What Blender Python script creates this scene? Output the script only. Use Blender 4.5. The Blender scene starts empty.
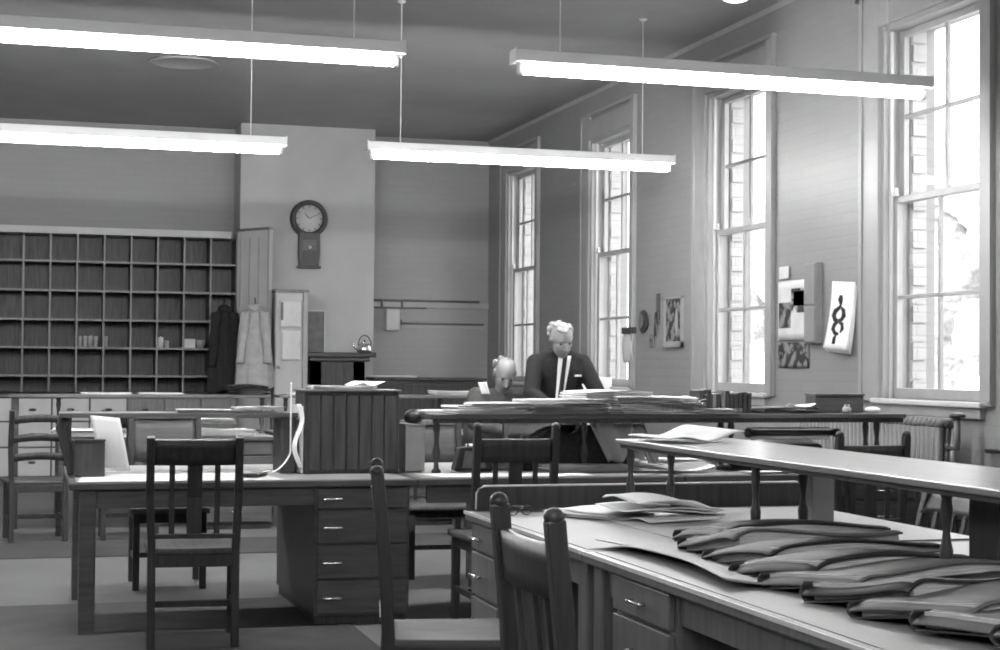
import bpy, math, random
from mathutils import Vector, Matrix
random.seed(7)
S = bpy.context.scene
COL = S.collection
PI = math.pi
R = math.radians

# ------------------------------------------------------------------ materials
def new_mat(name):
    m = bpy.data.materials.new(name); m.use_nodes = True
    nt = m.node_tree; nt.nodes.clear()
    out = nt.nodes.new('ShaderNodeOutputMaterial')
    return m, nt, out

def plain(name, g, rough=.6, var=.12, scale=6., bump=.0, stretch=(1, 1, 1), spec=.4, metal=0., detail=6):
    m, nt, out = new_mat(name); N = nt.nodes.new; L = nt.links.new
    b = N('ShaderNodeBsdfPrincipled'); b.inputs['Roughness'].default_value = rough
    b.inputs['Specular IOR Level'].default_value = spec; b.inputs['Metallic'].default_value = metal
    tc = N('ShaderNodeTexCoord'); mp = N('ShaderNodeMapping'); mp.inputs['Scale'].default_value = stretch
    L(tc.outputs['Object'], mp.inputs['Vector'])
    nz = N('ShaderNodeTexNoise'); nz.inputs['Scale'].default_value = scale; nz.inputs['Detail'].default_value = detail
    L(mp.outputs[0], nz.inputs['Vector'])
    cr = N('ShaderNodeValToRGB')
    cr.color_ramp.elements[0].position = .3; cr.color_ramp.elements[1].position = .7
    a, c = g * (1 - var), g * (1 + var)
    cr.color_ramp.elements[0].color = (a, a, a, 1); cr.color_ramp.elements[1].color = (c, c, c, 1)
    L(nz.outputs['Fac'], cr.inputs[0]); L(cr.outputs[0], b.inputs['Base Color'])
    if bump:
        bp = N('ShaderNodeBump'); bp.inputs['Strength'].default_value = bump; bp.inputs['Distance'].default_value = .01
        L(nz.outputs['Fac'], bp.inputs['Height']); L(bp.outputs[0], b.inputs['Normal'])
    L(b.outputs[0], out.inputs[0])
    return m

def brick(name, g, axis, var=.02, bump=.12):
    m, nt, out = new_mat(name); N = nt.nodes.new; L = nt.links.new
    b = N('ShaderNodeBsdfPrincipled'); b.inputs['Roughness'].default_value = .5; b.inputs['Specular IOR Level'].default_value = .35
    tc = N('ShaderNodeTexCoord'); sp = N('ShaderNodeSeparateXYZ'); cb = N('ShaderNodeCombineXYZ')
    L(tc.outputs['Object'], sp.inputs[0]); L(sp.outputs[axis], cb.inputs[0]); L(sp.outputs['Z'], cb.inputs[1])
    br = N('ShaderNodeTexBrick'); br.inputs['Scale'].default_value = 1.
    br.inputs['Brick Width'].default_value = .23; br.inputs['Row Height'].default_value = .078
    br.inputs['Mortar Size'].default_value = .009; br.inputs['Mortar Smooth'].default_value = .4
    br.inputs['Color1'].default_value = (g * (1 - var),) * 3 + (1,); br.inputs['Color2'].default_value = (g * (1 + var),) * 3 + (1,)
    br.inputs['Mortar'].default_value = (g * .96,) * 3 + (1,)
    L(cb.outputs[0], br.inputs['Vector'])
    nz = N('ShaderNodeTexNoise'); nz.inputs['Scale'].default_value = 1.1; nz.inputs['Detail'].default_value = 8
    L(tc.outputs['Object'], nz.inputs['Vector'])
    mx = N('ShaderNodeMix'); mx.data_type = 'RGBA'; mx.blend_type = 'MULTIPLY'; mx.inputs['Factor'].default_value = .22
    L(br.outputs['Color'], mx.inputs[6]); L(nz.outputs['Fac'], mx.inputs[7])
    gm = N('ShaderNodeRGBToBW'); L(mx.outputs[2], gm.inputs[0]); L(gm.outputs[0], b.inputs['Base Color'])
    iv = N('ShaderNodeMath'); iv.operation = 'SUBTRACT'; iv.inputs[0].default_value = 1; L(br.outputs['Fac'], iv.inputs[1])
    bp = N('ShaderNodeBump'); bp.inputs['Strength'].default_value = bump; bp.inputs['Distance'].default_value = .008
    L(iv.outputs[0], bp.inputs['Height']); L(bp.outputs[0], b.inputs['Normal'])
    L(b.outputs[0], out.inputs[0])
    return m

def emit(name, g, strength):
    m, nt, out = new_mat(name)
    e = nt.nodes.new('ShaderNodeEmission'); e.inputs[0].default_value = (g, g, g, 1); e.inputs[1].default_value = strength
    nt.links.new(e.outputs[0], out.inputs[0]); return m

def glass_mat():
    m, nt, out = new_mat('window_glass'); N = nt.nodes.new
    t = N('ShaderNodeBsdfTransparent'); t.inputs[0].default_value = (.97, .97, .97, 1)
    g = N('ShaderNodeBsdfGlossy'); g.inputs['Roughness'].default_value = .03
    mx = N('ShaderNodeMixShader')
    mx.inputs[0].default_value = .04; nt.links.new(t.outputs[0], mx.inputs[1]); nt.links.new(g.outputs[0], mx.inputs[2])
    nt.links.new(mx.outputs[0], out.inputs[0]); return m

def blotchy(name, base, spots, scale, thr, rough=.8, stretch=(1, 1, 1)):
    """grey with clear darker blotches (printed pictures, mottled foliage)"""
    m, nt, out = new_mat(name); N = nt.nodes.new; L = nt.links.new
    b = N('ShaderNodeBsdfPrincipled'); b.inputs['Roughness'].default_value = rough; b.inputs['Specular IOR Level'].default_value = .2
    tc = N('ShaderNodeTexCoord'); mp = N('ShaderNodeMapping'); mp.inputs['Scale'].default_value = stretch
    nz = N('ShaderNodeTexNoise'); nz.inputs['Scale'].default_value = scale; nz.inputs['Detail'].default_value = 5
    L(tc.outputs['Object'], mp.inputs[0]); L(mp.outputs[0], nz.inputs['Vector'])
    cr = N('ShaderNodeValToRGB'); cr.color_ramp.elements[0].position = thr - .05; cr.color_ramp.elements[1].position = thr + .05
    cr.color_ramp.elements[0].color = (spots,) * 3 + (1,); cr.color_ramp.elements[1].color = (base,) * 3 + (1,)
    L(nz.outputs['Fac'], cr.inputs[0]); L(cr.outputs[0], b.inputs['Base Color']); L(b.outputs[0], out.inputs[0]); return m

def printed(name, g, ink, scale=140.):
    """newsprint: rows of small dark type"""
    m, nt, out = new_mat(name); N = nt.nodes.new; L = nt.links.new
    b = N('ShaderNodeBsdfPrincipled'); b.inputs['Roughness'].default_value = .85; b.inputs['Specular IOR Level'].default_value = .15
    tc = N('ShaderNodeTexCoord'); w = N('ShaderNodeTexWave'); w.bands_direction = 'Y'; w.inputs['Scale'].default_value = scale / 6
    w.inputs['Distortion'].default_value = 1.5; w.inputs['Detail'].default_value = 3; w.inputs['Detail Scale'].default_value = 8
    L(tc.outputs['Object'], w.inputs['Vector'])
    nz = N('ShaderNodeTexNoise'); nz.inputs['Scale'].default_value = 9.; L(tc.outputs['Object'], nz.inputs['Vector'])
    cr = N('ShaderNodeValToRGB'); cr.color_ramp.elements[0].position = .45; cr.color_ramp.elements[1].position = .6
    cr.color_ramp.elements[0].color = (0, 0, 0, 1); cr.color_ramp.elements[1].color = (1, 1, 1, 1); L(nz.outputs['Fac'], cr.inputs[0])
    mu = N('ShaderNodeMath'); mu.operation = 'MULTIPLY'; L(w.outputs['Fac'], mu.inputs[0]); L(cr.outputs[0], mu.inputs[1])
    mr = N('ShaderNodeMapRange'); mr.inputs['To Min'].default_value = g; mr.inputs['To Max'].default_value = ink; L(mu.outputs[0], mr.inputs[0])
    L(mr.outputs[0], b.inputs['Base Color']); L(b.outputs[0], out.inputs[0]); return m

M = {
 'wall_r': brick('painted_brick_right', .27, 'Y'),
 'wall_b': brick('painted_brick_back', .30, 'X', .015, .06),
 'breast': plain('painted_plaster', .36, .6, .05, 2.5, .05),
 'ceiling': plain('ceiling_paint', .27, .5, .08, 1.6, .05),
 'floor': plain('floor_linoleum', .125, .45, .14, 1.8, .04, spec=.5),
 'trimp': plain('painted_trim', .30, .45, .05, 5, .03),
 'sashp': plain('sash_paint', .34, .45, .08, 8),
 'sashw': plain('white_sash_paint', .5, .45, .05, 8),
 'wood_d': plain('dark_oak', .042, .45, .35, 3, .08, (14, 14, 1.2), .35),
 'wood_c': plain('dark_chair_oak', .028, .45, .35, 3, .08, (14, 14, 1.2), .35),
 'wood_m': plain('brown_oak', .065, .45, .3, 3, .06, (1.3, 14, 14), .5),
 'wood_l': plain('worn_oak', .12, .42, .22, 3, .06, (12, 12, 1.4), .5),
 'wood_seat': plain('worn_chair_seat', .07, .6, .25, 3, .05, (12, 2, 12), .2),
 'rack': plain('polished_shelf_wood', .17, .28, .25, 2.2, .02, (14, .9, 10), .7),
 'rackx': plain('polished_rack_wood', .08, .3, .25, 2.2, .02, (.9, 14, 10), .6),
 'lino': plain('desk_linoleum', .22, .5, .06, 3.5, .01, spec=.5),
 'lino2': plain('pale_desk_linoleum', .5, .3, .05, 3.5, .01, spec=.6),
 'edge': plain('pale_edge_strip', .55, .3, .1, 20),
 'paper': plain('white_paper', .8, .8, .04, 9, spec=.2),
 'paper2': plain('cream_paper', .55, .8, .08, 9, spec=.2),
 'news': printed('newsprint', .62, .3),
 'news2': printed('grey_newsprint', .46, .25),
 'pale': plain('pale_painted_wood', .42, .5, .06, 5),
 'blackm': plain('black_enamel', .02, .3, .1, 20, spec=.6),
 'steel': plain('nickel', .7, .25, .05, 30, metal=.9),
 'brass': plain('dull_brass', .45, .35, .1, 30, metal=.8),
 'lampw': plain('white_enamel', .72, .35, .02, 10),
 'tube': emit('lit_tube', 1, 72.),
 'globe': emit('lit_globe', 1, 2.2),
 'glass': glass_mat(),
 'cloth_d': plain('black_wool', .026, .95, .25, 60, .3, spec=.1),
 'suit_g': plain('grey_suit_cloth', .07, .95, .15, 30, .2, spec=.1),
 'cabg': plain('grey_box_paint', .22, .5, .06, 9),
 'cloth_g': plain('grey_coat_cloth', .36, .95, .12, 14, .2, spec=.1),
 'cloth_l': plain('pale_lining', .28, .9, .12, 10, .1, spec=.1),
 'shirt': plain('white_shirt', .75, .8, .03, 20, spec=.1),
 'skin': plain('skin', .25, .5, .06, 14, spec=.3),
 'hair': plain('white_hair', .27, .8, .2, 60, .3, (1, 6, 1)),
 'hair_d': plain('grey_hair', .2, .8, .25, 60, .3),
 'bookc': plain('black_book_cloth', .028, .6, .3, 12, .1),
 'bookg': plain('grey_book_cloth', .14, .65, .22, 12, .1),
 'pages': plain('page_edges', .50, .85, .45, 5, .15, (1.5, 1.5, 90)),
 'card': plain('card_box', .3, .8, .1, 9),
 'rad': plain('radiator_paint', .14, .4, .08, 10),
 'face': plain('clock_face', .5, .6, .05, 12),
 'pic': blotchy('printed_picture', .5, .05, 9, .52),
 'picd': blotchy('dark_photo', .2, .03, 14, .5),
 'blob': plain('black_ink', .02, .7, .1, 12),
 'extbrick': brick('outside_brick', .42, 'X', .06, .4),
 'tree': plain('hazy_leaves', .48, .9, .3, 9, .3, spec=.1),
 'ext': plain('outside_ground', .5, .9, .1, 1.5),
 'floor_d': plain('dark_floor_area', .035, .8, .3, 5, .1),
}

# ------------------------------------------------------------------ mesh builder
class MB:
    def __init__(s): s.v = []; s.f = []; s.sm = []
    def add(s, vs, fs, smooth=False):
        o = len(s.v); s.v += [tuple(v) for v in vs]; s.f += [tuple(i + o for i in f) for f in fs]; s.sm += [smooth] * len(fs)
        return s
    def box(s, x0, x1, y0, y1, z0, z1):
        vs = [(x, y, z) for z in (z0, z1) for y in (y0, y1) for x in (x0, x1)]
        return s.add(vs, [(0, 2, 3, 1), (4, 5, 7, 6), (0, 1, 5, 4), (2, 6, 7, 3), (0, 4, 6, 2), (1, 3, 7, 5)])
    def sweep(s, pts, w, d, up=(0, 0, 1)):
        """rectangular bar through points; w across X, d across the other axis"""
        rings = []
        for i, p in enumerate(pts):
            p = Vector(p); a = Vector(pts[max(i - 1, 0)]); b = Vector(pts[min(i + 1, len(pts) - 1)])
            t = (b - a).normalized(); u = Vector(up)
            if abs(t.dot(u)) > .9: u = Vector((0, 1, 0))
            x = t.cross(u).normalized(); y = x.cross(t).normalized()
            rings.append([p + x * (sx * w / 2) + y * (sy * d / 2) for sx, sy in ((-1, -1), (1, -1), (1, 1), (-1, 1))])
        vs = [v for r in rings for v in r]; fs = []
        for i in range(len(rings) - 1):
            for k in range(4):
                a, b = i * 4 + k, i * 4 + (k + 1) % 4; fs.append((a, b, b + 4, a + 4))
        n = len(rings) * 4
        fs += [(3, 2, 1, 0), (n - 4, n - 3, n - 2, n - 1)]
        return s.add(vs, fs)
    def tube(s, pts, rad, n=10, cap=True):
        if not hasattr(rad, '__len__'): rad = [rad] * len(pts)
        vs = []; fs = []
        u0 = None
        for i, p in enumerate(pts):
            p = Vector(p); a = Vector(pts[max(i - 1, 0)]); b = Vector(pts[min(i + 1, len(pts) - 1)])
            t = (b - a).normalized()
            if u0 is None:
                u0 = Vector((0, 0, 1)) if abs(t.z) < .9 else Vector((1, 0, 0))
            u = (u0 - t * u0.dot(t)).normalized(); w = t.cross(u); u0 = u
            for k in range(n):
                q = 2 * PI * k / n; vs.append(p + (u * math.cos(q) + w * math.sin(q)) * rad[i])
        for i in range(len(pts) - 1):
            for k in range(n):
                a = i * n + k; b = i * n + (k + 1) % n; fs.append((a, b, b + n, a + n))
        if cap:
            fs.append(tuple(range(n))[::-1]); fs.append(tuple((len(pts) - 1) * n + k for k in range(n)))
        return s.add(vs, fs, True)
    def lathe(s, prof, c=(0, 0, 0), n=16, axis='z', a0=0., a1=2 * PI, sy=1.):
        vs = []; fs = []
        full = abs(a1 - a0 - 2 * PI) < 1e-6; m = n if full else n + 1
        for r, h in prof:
            for k in range(m):
                q = a0 + (a1 - a0) * k / n; x, y = r * math.cos(q), r * math.sin(q) * sy
                vs.append({'z': (c[0] + x, c[1] + y, c[2] + h), 'y': (c[0] + x, c[1] + h, c[2] + y), 'x': (c[0] + h, c[1] + x, c[2] + y)}[axis])
        for i in range(len(prof) - 1):
            for k in range(n):
                k2 = (k + 1) % m; a = i * m + k; b = i * m + k2; fs.append((a, b, b + m, a + m))
        if full:
            fs.append(tuple(range(m))[::-1]); fs.append(tuple((len(prof) - 1) * m + k for k in range(m)))
        return s.add(vs, fs, True)
    def ball(s, c, r, n=12, sc=(1, 1, 1)):
        prof = [(max(1e-4, math.sin(PI * i / n)), -math.cos(PI * i / n)) for i in range(n + 1)]
        o = MB(); o.lathe(prof, n=n * 2 - 4)
        return s.add([(c[0] + x * r * sc[0], c[1] + y * r * sc[1], c[2] + z * r * sc[2]) for x, y, z in o.v], o.f, True)
    def grid(s, fn, nu, nv, smooth=True):
        vs = [fn(i / nu, j / nv) for j in range(nv + 1) for i in range(nu + 1)]
        fs = [(j * (nu + 1) + i, j * (nu + 1) + i + 1, (j + 1) * (nu + 1) + i + 1, (j + 1) * (nu + 1) + i) for j in range(nv) for i in range(nu)]
        return s.add(vs, fs, smooth)
    def prism(s, poly, y0, y1, axis='y'):
        """polygon (a,b) extruded along an axis"""
        n = len(poly)
        def P(a, b, t): return {'y': (a, t, b), 'x': (t, a, b), 'z': (a, b, t)}[axis]
        vs = [P(a, b, y0) for a, b in poly] + [P(a, b, y1) for a, b in poly]
        fs = [tuple(range(n)), tuple(range(2 * n - 1, n - 1, -1))] + [(i, i + n, (i + 1) % n + n, (i + 1) % n) for i in range(n)]
        return s.add(vs, fs)
    def build(s, name, mat, parent=None, bevel=0., solid=0., sub=0, loc=None, rot=None, recalc=True, remesh=0., smoothit=0):
        me = bpy.data.meshes.new(name); me.from_pydata(s.v, [], s.f)
        me.polygons.foreach_set('use_smooth', s.sm)
        me.materials.append(M[mat] if isinstance(mat, str) else mat)
        if recalc:
            import bmesh
            bm = bmesh.new(); bm.from_mesh(me); bmesh.ops.recalc_face_normals(bm, faces=bm.faces); bm.to_mesh(me); bm.free()
        o = bpy.data.objects.new(name, me); COL.objects.link(o)
        if parent: o.parent = parent
        if loc: o.location = loc
        if rot: o.rotation_euler = rot
        if remesh:
            m = o.modifiers.new('r', 'REMESH'); m.mode = 'VOXEL'; m.voxel_size = remesh; m.use_smooth_shade = True
        if smoothit:
            m = o.modifiers.new('s', 'SMOOTH'); m.iterations = smoothit; m.factor = .5
        if solid:
            m = o.modifiers.new('t', 'SOLIDIFY'); m.thickness = solid; m.offset = 0
        if sub:
            m = o.modifiers.new('u', 'SUBSURF'); m.levels = sub; m.render_levels = sub
        if bevel:
            m = o.modifiers.new('b', 'BEVEL'); m.width = bevel; m.segments = 2; m.limit_method = 'ANGLE'; m.angle_limit = R(50)
        return o

def tag(o, label=None, cat=None, group=None, kind=None):
    if label: o['label'] = label
    if cat: o['category'] = cat
    if group: o['group'] = group
    if kind: o['kind'] = kind
    return o
def thing(name, label, cat, loc=(0, 0, 0), rz=0., group=None):
    o = bpy.data.objects.new(name, None); COL.objects.link(o)
    o.location = loc; o.rotation_euler = (0, 0, rz); o.empty_display_size = .1
    return tag(o, label, cat, group)
def children(o): return [c for c in COL.objects if c.parent == o]
def copy_tree(o, parent=None):
    c = o.copy(); COL.objects.link(c); c.parent = parent
    for ch in children(o): copy_tree(ch, c)
    return c
def struct(o): o['kind'] = 'structure'; return o
def emptys(name):
    o = bpy.data.objects.new(name, None); COL.objects.link(o); o['kind'] = 'structure'; return o

# ================================================================== SETTING
XW, XG, YB, ZC = 5.42, 5.50, 18.95, 4.1      # right wall face, glass plane, back wall, ceiling
XL, YF = -6.5, -4.5
struct(MB().box(XL - .2, XW + .4, YF - .2, YB + .2, -.1, 0).build('floor', 'floor'))
struct(MB().box(XL - .2, XW + .4, YF - .2, YB + .2, ZC, ZC + .1).build('ceiling', 'ceiling'))
struct(MB().box(XL - .2, XL, YF - .2, YB + .2, 0, ZC).build('wall_left', 'wall_b'))
struct(MB().box(XL, XW + .4, YF - .2, YF, 0, ZC).build('wall_front', 'wall_b'))
struct(MB().box(XL, XW + .4, YB, YB + .2, 0, ZC).build('wall_back', 'wall_b'))
# right wall with window openings
WIN = [(8.28, 9.46), (11.16, 12.31), (14.06, 15.20), (17.0, 18.12), (5.38, 6.56), (2.48, 3.66), (-.4, .78)]
ZS, ZH = 1.15, 3.62
wr = MB(); edges = sorted(WIN); y = YF
for a, b in edges:
    wr.box(XW, XW + .4, y, a, 0, ZC); wr.box(XW, XW + .4, a, b, 0, ZS); wr.box(XW, XW + .4, a, b, ZH, ZC); y = b
wr.box(XW, XW + .4, y, YB, 0, ZC)
struct(wr.build('wall_right', 'wall_r'))
# chimney breast (with a firebox recess hidden by the desks)
struct(MB().box(2.30, 3.87, 18.4, YB, 0, ZC).build('wall_chimney_breast', 'breast'))
# cornice line along the right wall and the back wall
struct(MB().prism([(XW, ZC - .03), (XW, ZC), (XW - .03, ZC)], YF, YB).build('trim_1', 'sashp'))
struct(MB().box(XL, 2.3, YB - .03, YB, 0, .18).box(3.87, XW, YB - .03, YB, 0, .18).build('baseboard_back', 'wood_d'))
struct(MB().box(XW - .025, XW, YF, YB, 0, .18).build('baseboard_right', 'wood_d'))
# two darker areas, laid thin over the floor by the rows of desks
struct(MB().box(-3.2, 1.62, 3.2, 9.2, 0, .006).build('dark_floor_front', 'floor_d'))
struct(MB().box(-3.2, 5.2, 11.4, 12.4, 0, .006).build('dark_floor_rear', 'floor_d'))

def make_window(n, ya, yb):
    root = emptys('window_%d' % n)
    # casing boards on the wall face and panelled reveal
    c = MB(); w = .24; wn = .13
    c.box(XW - .03, XW, ya - wn, ya, ZS - .02, ZH + w); c.box(XW - .03, XW, yb, yb + w, ZS - .02, ZH + w)
    c.box(XW - .03, XW, ya, yb, ZH, ZH + .2); c.box(XW - .042, XW, ya - wn - .01, yb + w + .01, ZH + w, ZH + w + .03)
    c.box(XW - .042, XW - .03, ya - wn, ya - wn + .04, ZS, ZH + w); c.box(XW - .042, XW - .03, yb + w - .04, yb + w, ZS, ZH + w)
    c.build('casing', 'trimp', root, .004)
    r = MB(); r.box(XW - .005, XG + .1, ya, ya + .035, ZS, ZH); r.box(XW - .005, XG + .1, yb - .035, yb, ZS, ZH); r.box(XW, XG + .1, ya, yb, ZH - .035, ZH)
    r.box(XW + .06, XW + .075, yb - .05, yb - .035, ZS, ZH); r.box(XW + .06, XW + .075, ya + .035, ya + .05, ZS, ZH)
    r.build('reveal', 'trimp', root)
    MB().box(XW - .06, XG + .1, ya - .05, yb + .05, ZS - .035, ZS).build('sill', 'sashw', root, .008)
    MB().box(XW - .035, XW, ya - .02, yb + .02, ZS - .10, ZS - .035).build('sill_apron', 'trimp', root, .004)
    g0, g1 = ya + .035, yb - .035; ym = (g0 + g1) / 2
    def sash(name, x, z0, z1, meet):
        s = MB(); t = .06
        s.box(x - .02, x + .02, g0, g0 + t, z0, z1); s.box(x - .02, x + .02, g1 - t, g1, z0, z1)
        s.box(x - .02, x + .02, g0 + t, g1 - t, z0, z0 + (.07 if meet else .045)); s.box(x - .02, x + .02, g0 + t, g1 - t, z1 - .045, z1)
        zz = (z0 + z1) / 2
        s.box(x - .014, x + .014, ym - .014, ym + .014, z0 + .04, z1 - .04); s.box(x - .014, x + .014, g0 + t, g1 - t, zz - .013, zz + .013)
        o = s.build(name, 'sashp', root, .004)
        MB().box(x - .002, x + .002, g0 + t, g1 - t, z0 + .045, z1 - .045).build('pane', 'glass', o)
    zm = 2.46
    sash('lower_sash', XG, ZS, zm + .02, True)
    sash('upper_sash', XG + .05, zm - .02, ZH - .035, False)
    # white staff bead and sash cord pulley block at the far side
    MB().box(XG - .045, XG - .025, g1 - .022, g1, ZS, ZH - .035).build('staff_bead', 'sashw', root)
    lk = MB(); lk.box(XG - .05, XG - .02, g1 - .09, g1 - .03, zm + .02, zm + .035); lk.box(XG - .045, XG - .02, g1 - .08, g1 - .045, zm + .035, zm + .075)
    lk.build('sash_lock', 'sashw', root, .004)
    # outer brick jamb
    j = MB()
    j.box(XG + .1, XG + .22, yb - .06, yb + .25, ZS - .1, ZH); j.box(XG + .1, XG + .30, ya - .25, ya + .03, ZS - .1, ZH)
    z = ZS; k = 0
    while z < ZH - .1:
        d = .0 if k % 2 else .012
        j.box(XG + .11 , XG + .21, yb - .068 - d, yb - .06, z + .006, z + .118); z += .124; k += 1
    j.build('brick_jamb', 'extbrick', root)
for i, (a, b) in enumerate(WIN): make_window(i + 1, a, b)

# outside: pale yard, hazy trees, a distant pale wall
struct(MB().box(XG + .5, 40, -25, 60, -1.2, -1.1).build('outside_ground', 'ext'))
def tree(x, y, h, r, label, seed):
    rnd = random.Random(seed)
    t = thing('street_tree', label, 'tree', (x, y, -1.1))
    MB().tube([(0, 0, 0), (.05, 0, h * .3), (0, .1, h * .6)], [.2, .15, .08], 10).build('trunk', 'wood_l', t)
    c = MB()
    for k in range(26):
        a = rnd.random() * 2 * PI; e = rnd.random(); rr = r * math.sqrt(rnd.random())
        c.ball((rr * math.cos(a), rr * math.sin(a), h * (.45 + .5 * e)), r * (.22 + .2 * rnd.random()), 6)
    o = c.build('crown', 'tree', t, remesh=.12)
    tx = bpy.data.textures.new('leafy', 'CLOUDS'); tx.noise_scale = .22
    d = o.modifiers.new('d', 'DISPLACE'); d.texture = tx; d.strength = .5
tree(15.5, 22.5, 6.3, 2.2, 'hazy pale tree outside, seen low in the right panes of the nearest window', 3)
tree(20, 39, 6.6, 2.6, 'faint pale tree outside, seen through the second nearest window', 5)

# ================================================================== LAMPS
def make_lamp():
    t = thing('fluorescent_lamp', 'x', 'lamp', group='fluorescent lamps hung from the ceiling')
    h = MB(); L = 1.24
    h.prism([(-.055, .034), (.055, .034), (.05, .098), (-.05, .098)], -L, L, 'x')
    h.build('housing', 'lampw', t, .006)
    for s in (-1, 1):
        MB().box(s * L - .004, s * L + .004, -.058, .058, .03, .103).build('end_plate', 'lampw', t, .002)
        e = MB(); e.box(s * (L - .055), s * (L - .025), -.022, .022, -.028, .036) if s > 0 else e.box(-L + .025, -L + .055, -.022, .022, -.028, .036)
        e.build('tube_holder', 'lampw', t, .004)
    MB().tube([(-L + .055, 0, 0), (L - .055, 0, 0)], .027, 14).build('tube', 'tube', t)
    for s in (-1, 1):
        o = MB().tube([(s * .98, 0, .098), (s * .98, 0, ZC - 2.915)], .004, 8).build('hanger_rod', 'lampw', t)
        MB().lathe([(.012, -.02), (.03, -.01), (.035, 0)], (s * .98, 0, ZC - 2.92), 14).build('ceiling_canopy', 'lampw', o)
    return t
LAMPS = [  # x centre, y, label
 (3.715, 8.05, 'near fluorescent lamp on the right, its end in front of the tall near window'),
 (.64, 8.05, 'large bright fluorescent lamp hanging across the upper left corner'),
 (3.70, 11.8, 'farther fluorescent lamp hanging before the far windows, right of the chimney breast'),
 (.61, 11.8, 'farther fluorescent lamp on the left, hanging above the pigeonhole shelving'),
 (-2.5, 8.05, 'fluorescent lamp outside the left edge, in line with the near row'),
 (-2.5, 11.8, 'fluorescent lamp outside the left edge, in line with the far row'),
 (.62, .3, 'unseen fluorescent lamp above the camera, added as fill light'),  # added out of view to brighten faces turned toward the camera
 (-2.5, .3, 'unseen fluorescent lamp far left of the camera, added as fill light'),  # second added fill lamp, out of view, for the dark near furniture
]
lp = make_lamp()
for i, (x, yy, lb) in enumerate(LAMPS):
    o = lp if i == 0 else copy_tree(lp)
    o.location = (x - .045, yy, 2.922 if yy > 10 else 2.912); o['label'] = lb
t = thing('ceiling_globe_lamp', 'round glowing ceiling lamp at the top edge, above the near right lamp', 'lamp', (4.95, 10.75, ZC))
MB().lathe([(.13, 0), (.13, -.015)], n=24).build('fitting', 'lampw', t)
MB().ball((0, 0, -.01), .12, 12, (1, 1, .5)).build('globe', 'globe', t)
t = thing('ceiling_rose', 'round plaster ceiling rose above the upper left lamp', 'ceiling rose', (1.33, 14.8, ZC))
MB().lathe([(.30, -.001), (.32, -.015), (.31, -.03), (.29, -.012), (.0005, -.008)], n=36).build('rose', 'ceiling', t)

# ================================================================== BACK WALL
# pigeonhole shelving
t = thing('pigeonhole_shelving', 'wide dark pigeonhole shelving with thin pale edges along the back wall', 'shelving', (0, 18.4, 0))
XS = [-1.84, -1.55, -1.26, -.965, -.67, -.37, -.07, .217, .506, .798, 1.093, 1.384, 1.679, 1.976, 2.27]
ZZ = [1.0, 1.186, 1.499, 1.811, 2.135, 2.46, 2.765]
MB().box(-1.84, 2.28, .43, .45, 1., 2.8).build('back_panel', 'wood_d', t)
for x in XS: MB().box(x - .009, x + .009, .006, .43, 1.0, 2.765).build('divider', 'wood_d', t)
for x in XS: MB().box(x - .01, x + .01, 0, .006, 1.0, 2.765).build('divider_edge', 'wood_l', t)
for z in ZZ[1:-1]:
    MB().box(-1.84, 2.29, .004, .43, z - .009, z + .009).build('shelf', 'wood_d', t)
    MB().box(-1.84, 2.29, -.003, .004, z - .011, z + .011).build('shelf_edge', 'wood_l', t)
MB().prism([(.45, 2.765), (-.03, 2.765), (-.05, 2.84), (.45, 2.84)], -1.9, 2.20, 'x').build('cornice', 'pale', t)
b = thing('base_cabinet', 'pale row of low drawers under the pigeonhole shelving', 'cabinet', (0, 18.1, 0))
MB().box(-1.9, 2.26, -.02, .82, .955, .985).build('counter_top', 'wood_m', b, .004)
MB().box(-1.88, 2.25, .02, .81, 0, .955).build('carcass', 'wood_m', b)
for k in range(8):
    x0 = -.95 + k * .4
    pm = 'pale' if k in (1, 2, 3, 4) else 'wood_l'
    for z0, z1 in ((.70, .94), (.42, .68), (.1, .40)):
        d = MB().box(x0 + .01, x0 + .39, 0, .022, z0, z1).build('drawer', pm, b, .004)
        MB().lathe([(.045, 0), (.04, -.016), (.03, -.02)], (x0 + .2, -.001, (z0 + z1) / 2), 10, 'y', sy=.4).build('cup_handle', 'blackm', d)
def tin(x, z, r, h, mat, label):
    t = thing('tin', label, 'tin', (x, 18.52, z), group='tins on the pigeonhole shelf')
    MB().lathe([(r, 0), (r, h), (r * .98, h + .003)], n=16).build('can', mat, t)
    MB().lathe([(r * .97, 0), (r * .97, .008), (.001, .008)], (0, 0, h), 16).build('lid', 'steel', t)
zt = 1.508
names = ['first', 'second', 'third', 'fourth', 'fifth']
for k in range(5): tin(.545 + k * .058 if k < 4 else .545 + 4 * .058 + .05, zt, .026, .12, 'card', '%s pale tin from the left on the middle pigeonhole shelf' % names[k])
tin(1.43, zt, .035, .12, 'paper2', 'pale squat tin alone in a pigeonhole left of the white carton')
tin(1.50, zt, .028, .08, 'card', 'short grey tin beside the pale squat tin')
o = MB().box(-.06, .06, -.06, .06, 0, .105).build('carton', 'paper2', loc=(1.76, 18.55, zt)); tag(o, 'small pale carton standing in a pigeonhole on the right', 'box')
o = MB().lathe([(.03, 0), (.05, .04), (.055, .09), (.048, .095)], n=16).build('bowl', 'card', loc=(1.885, 18.55, zt)); tag(o, 'small grey pot right of the pale carton in the pigeonhole', 'pot')

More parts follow.
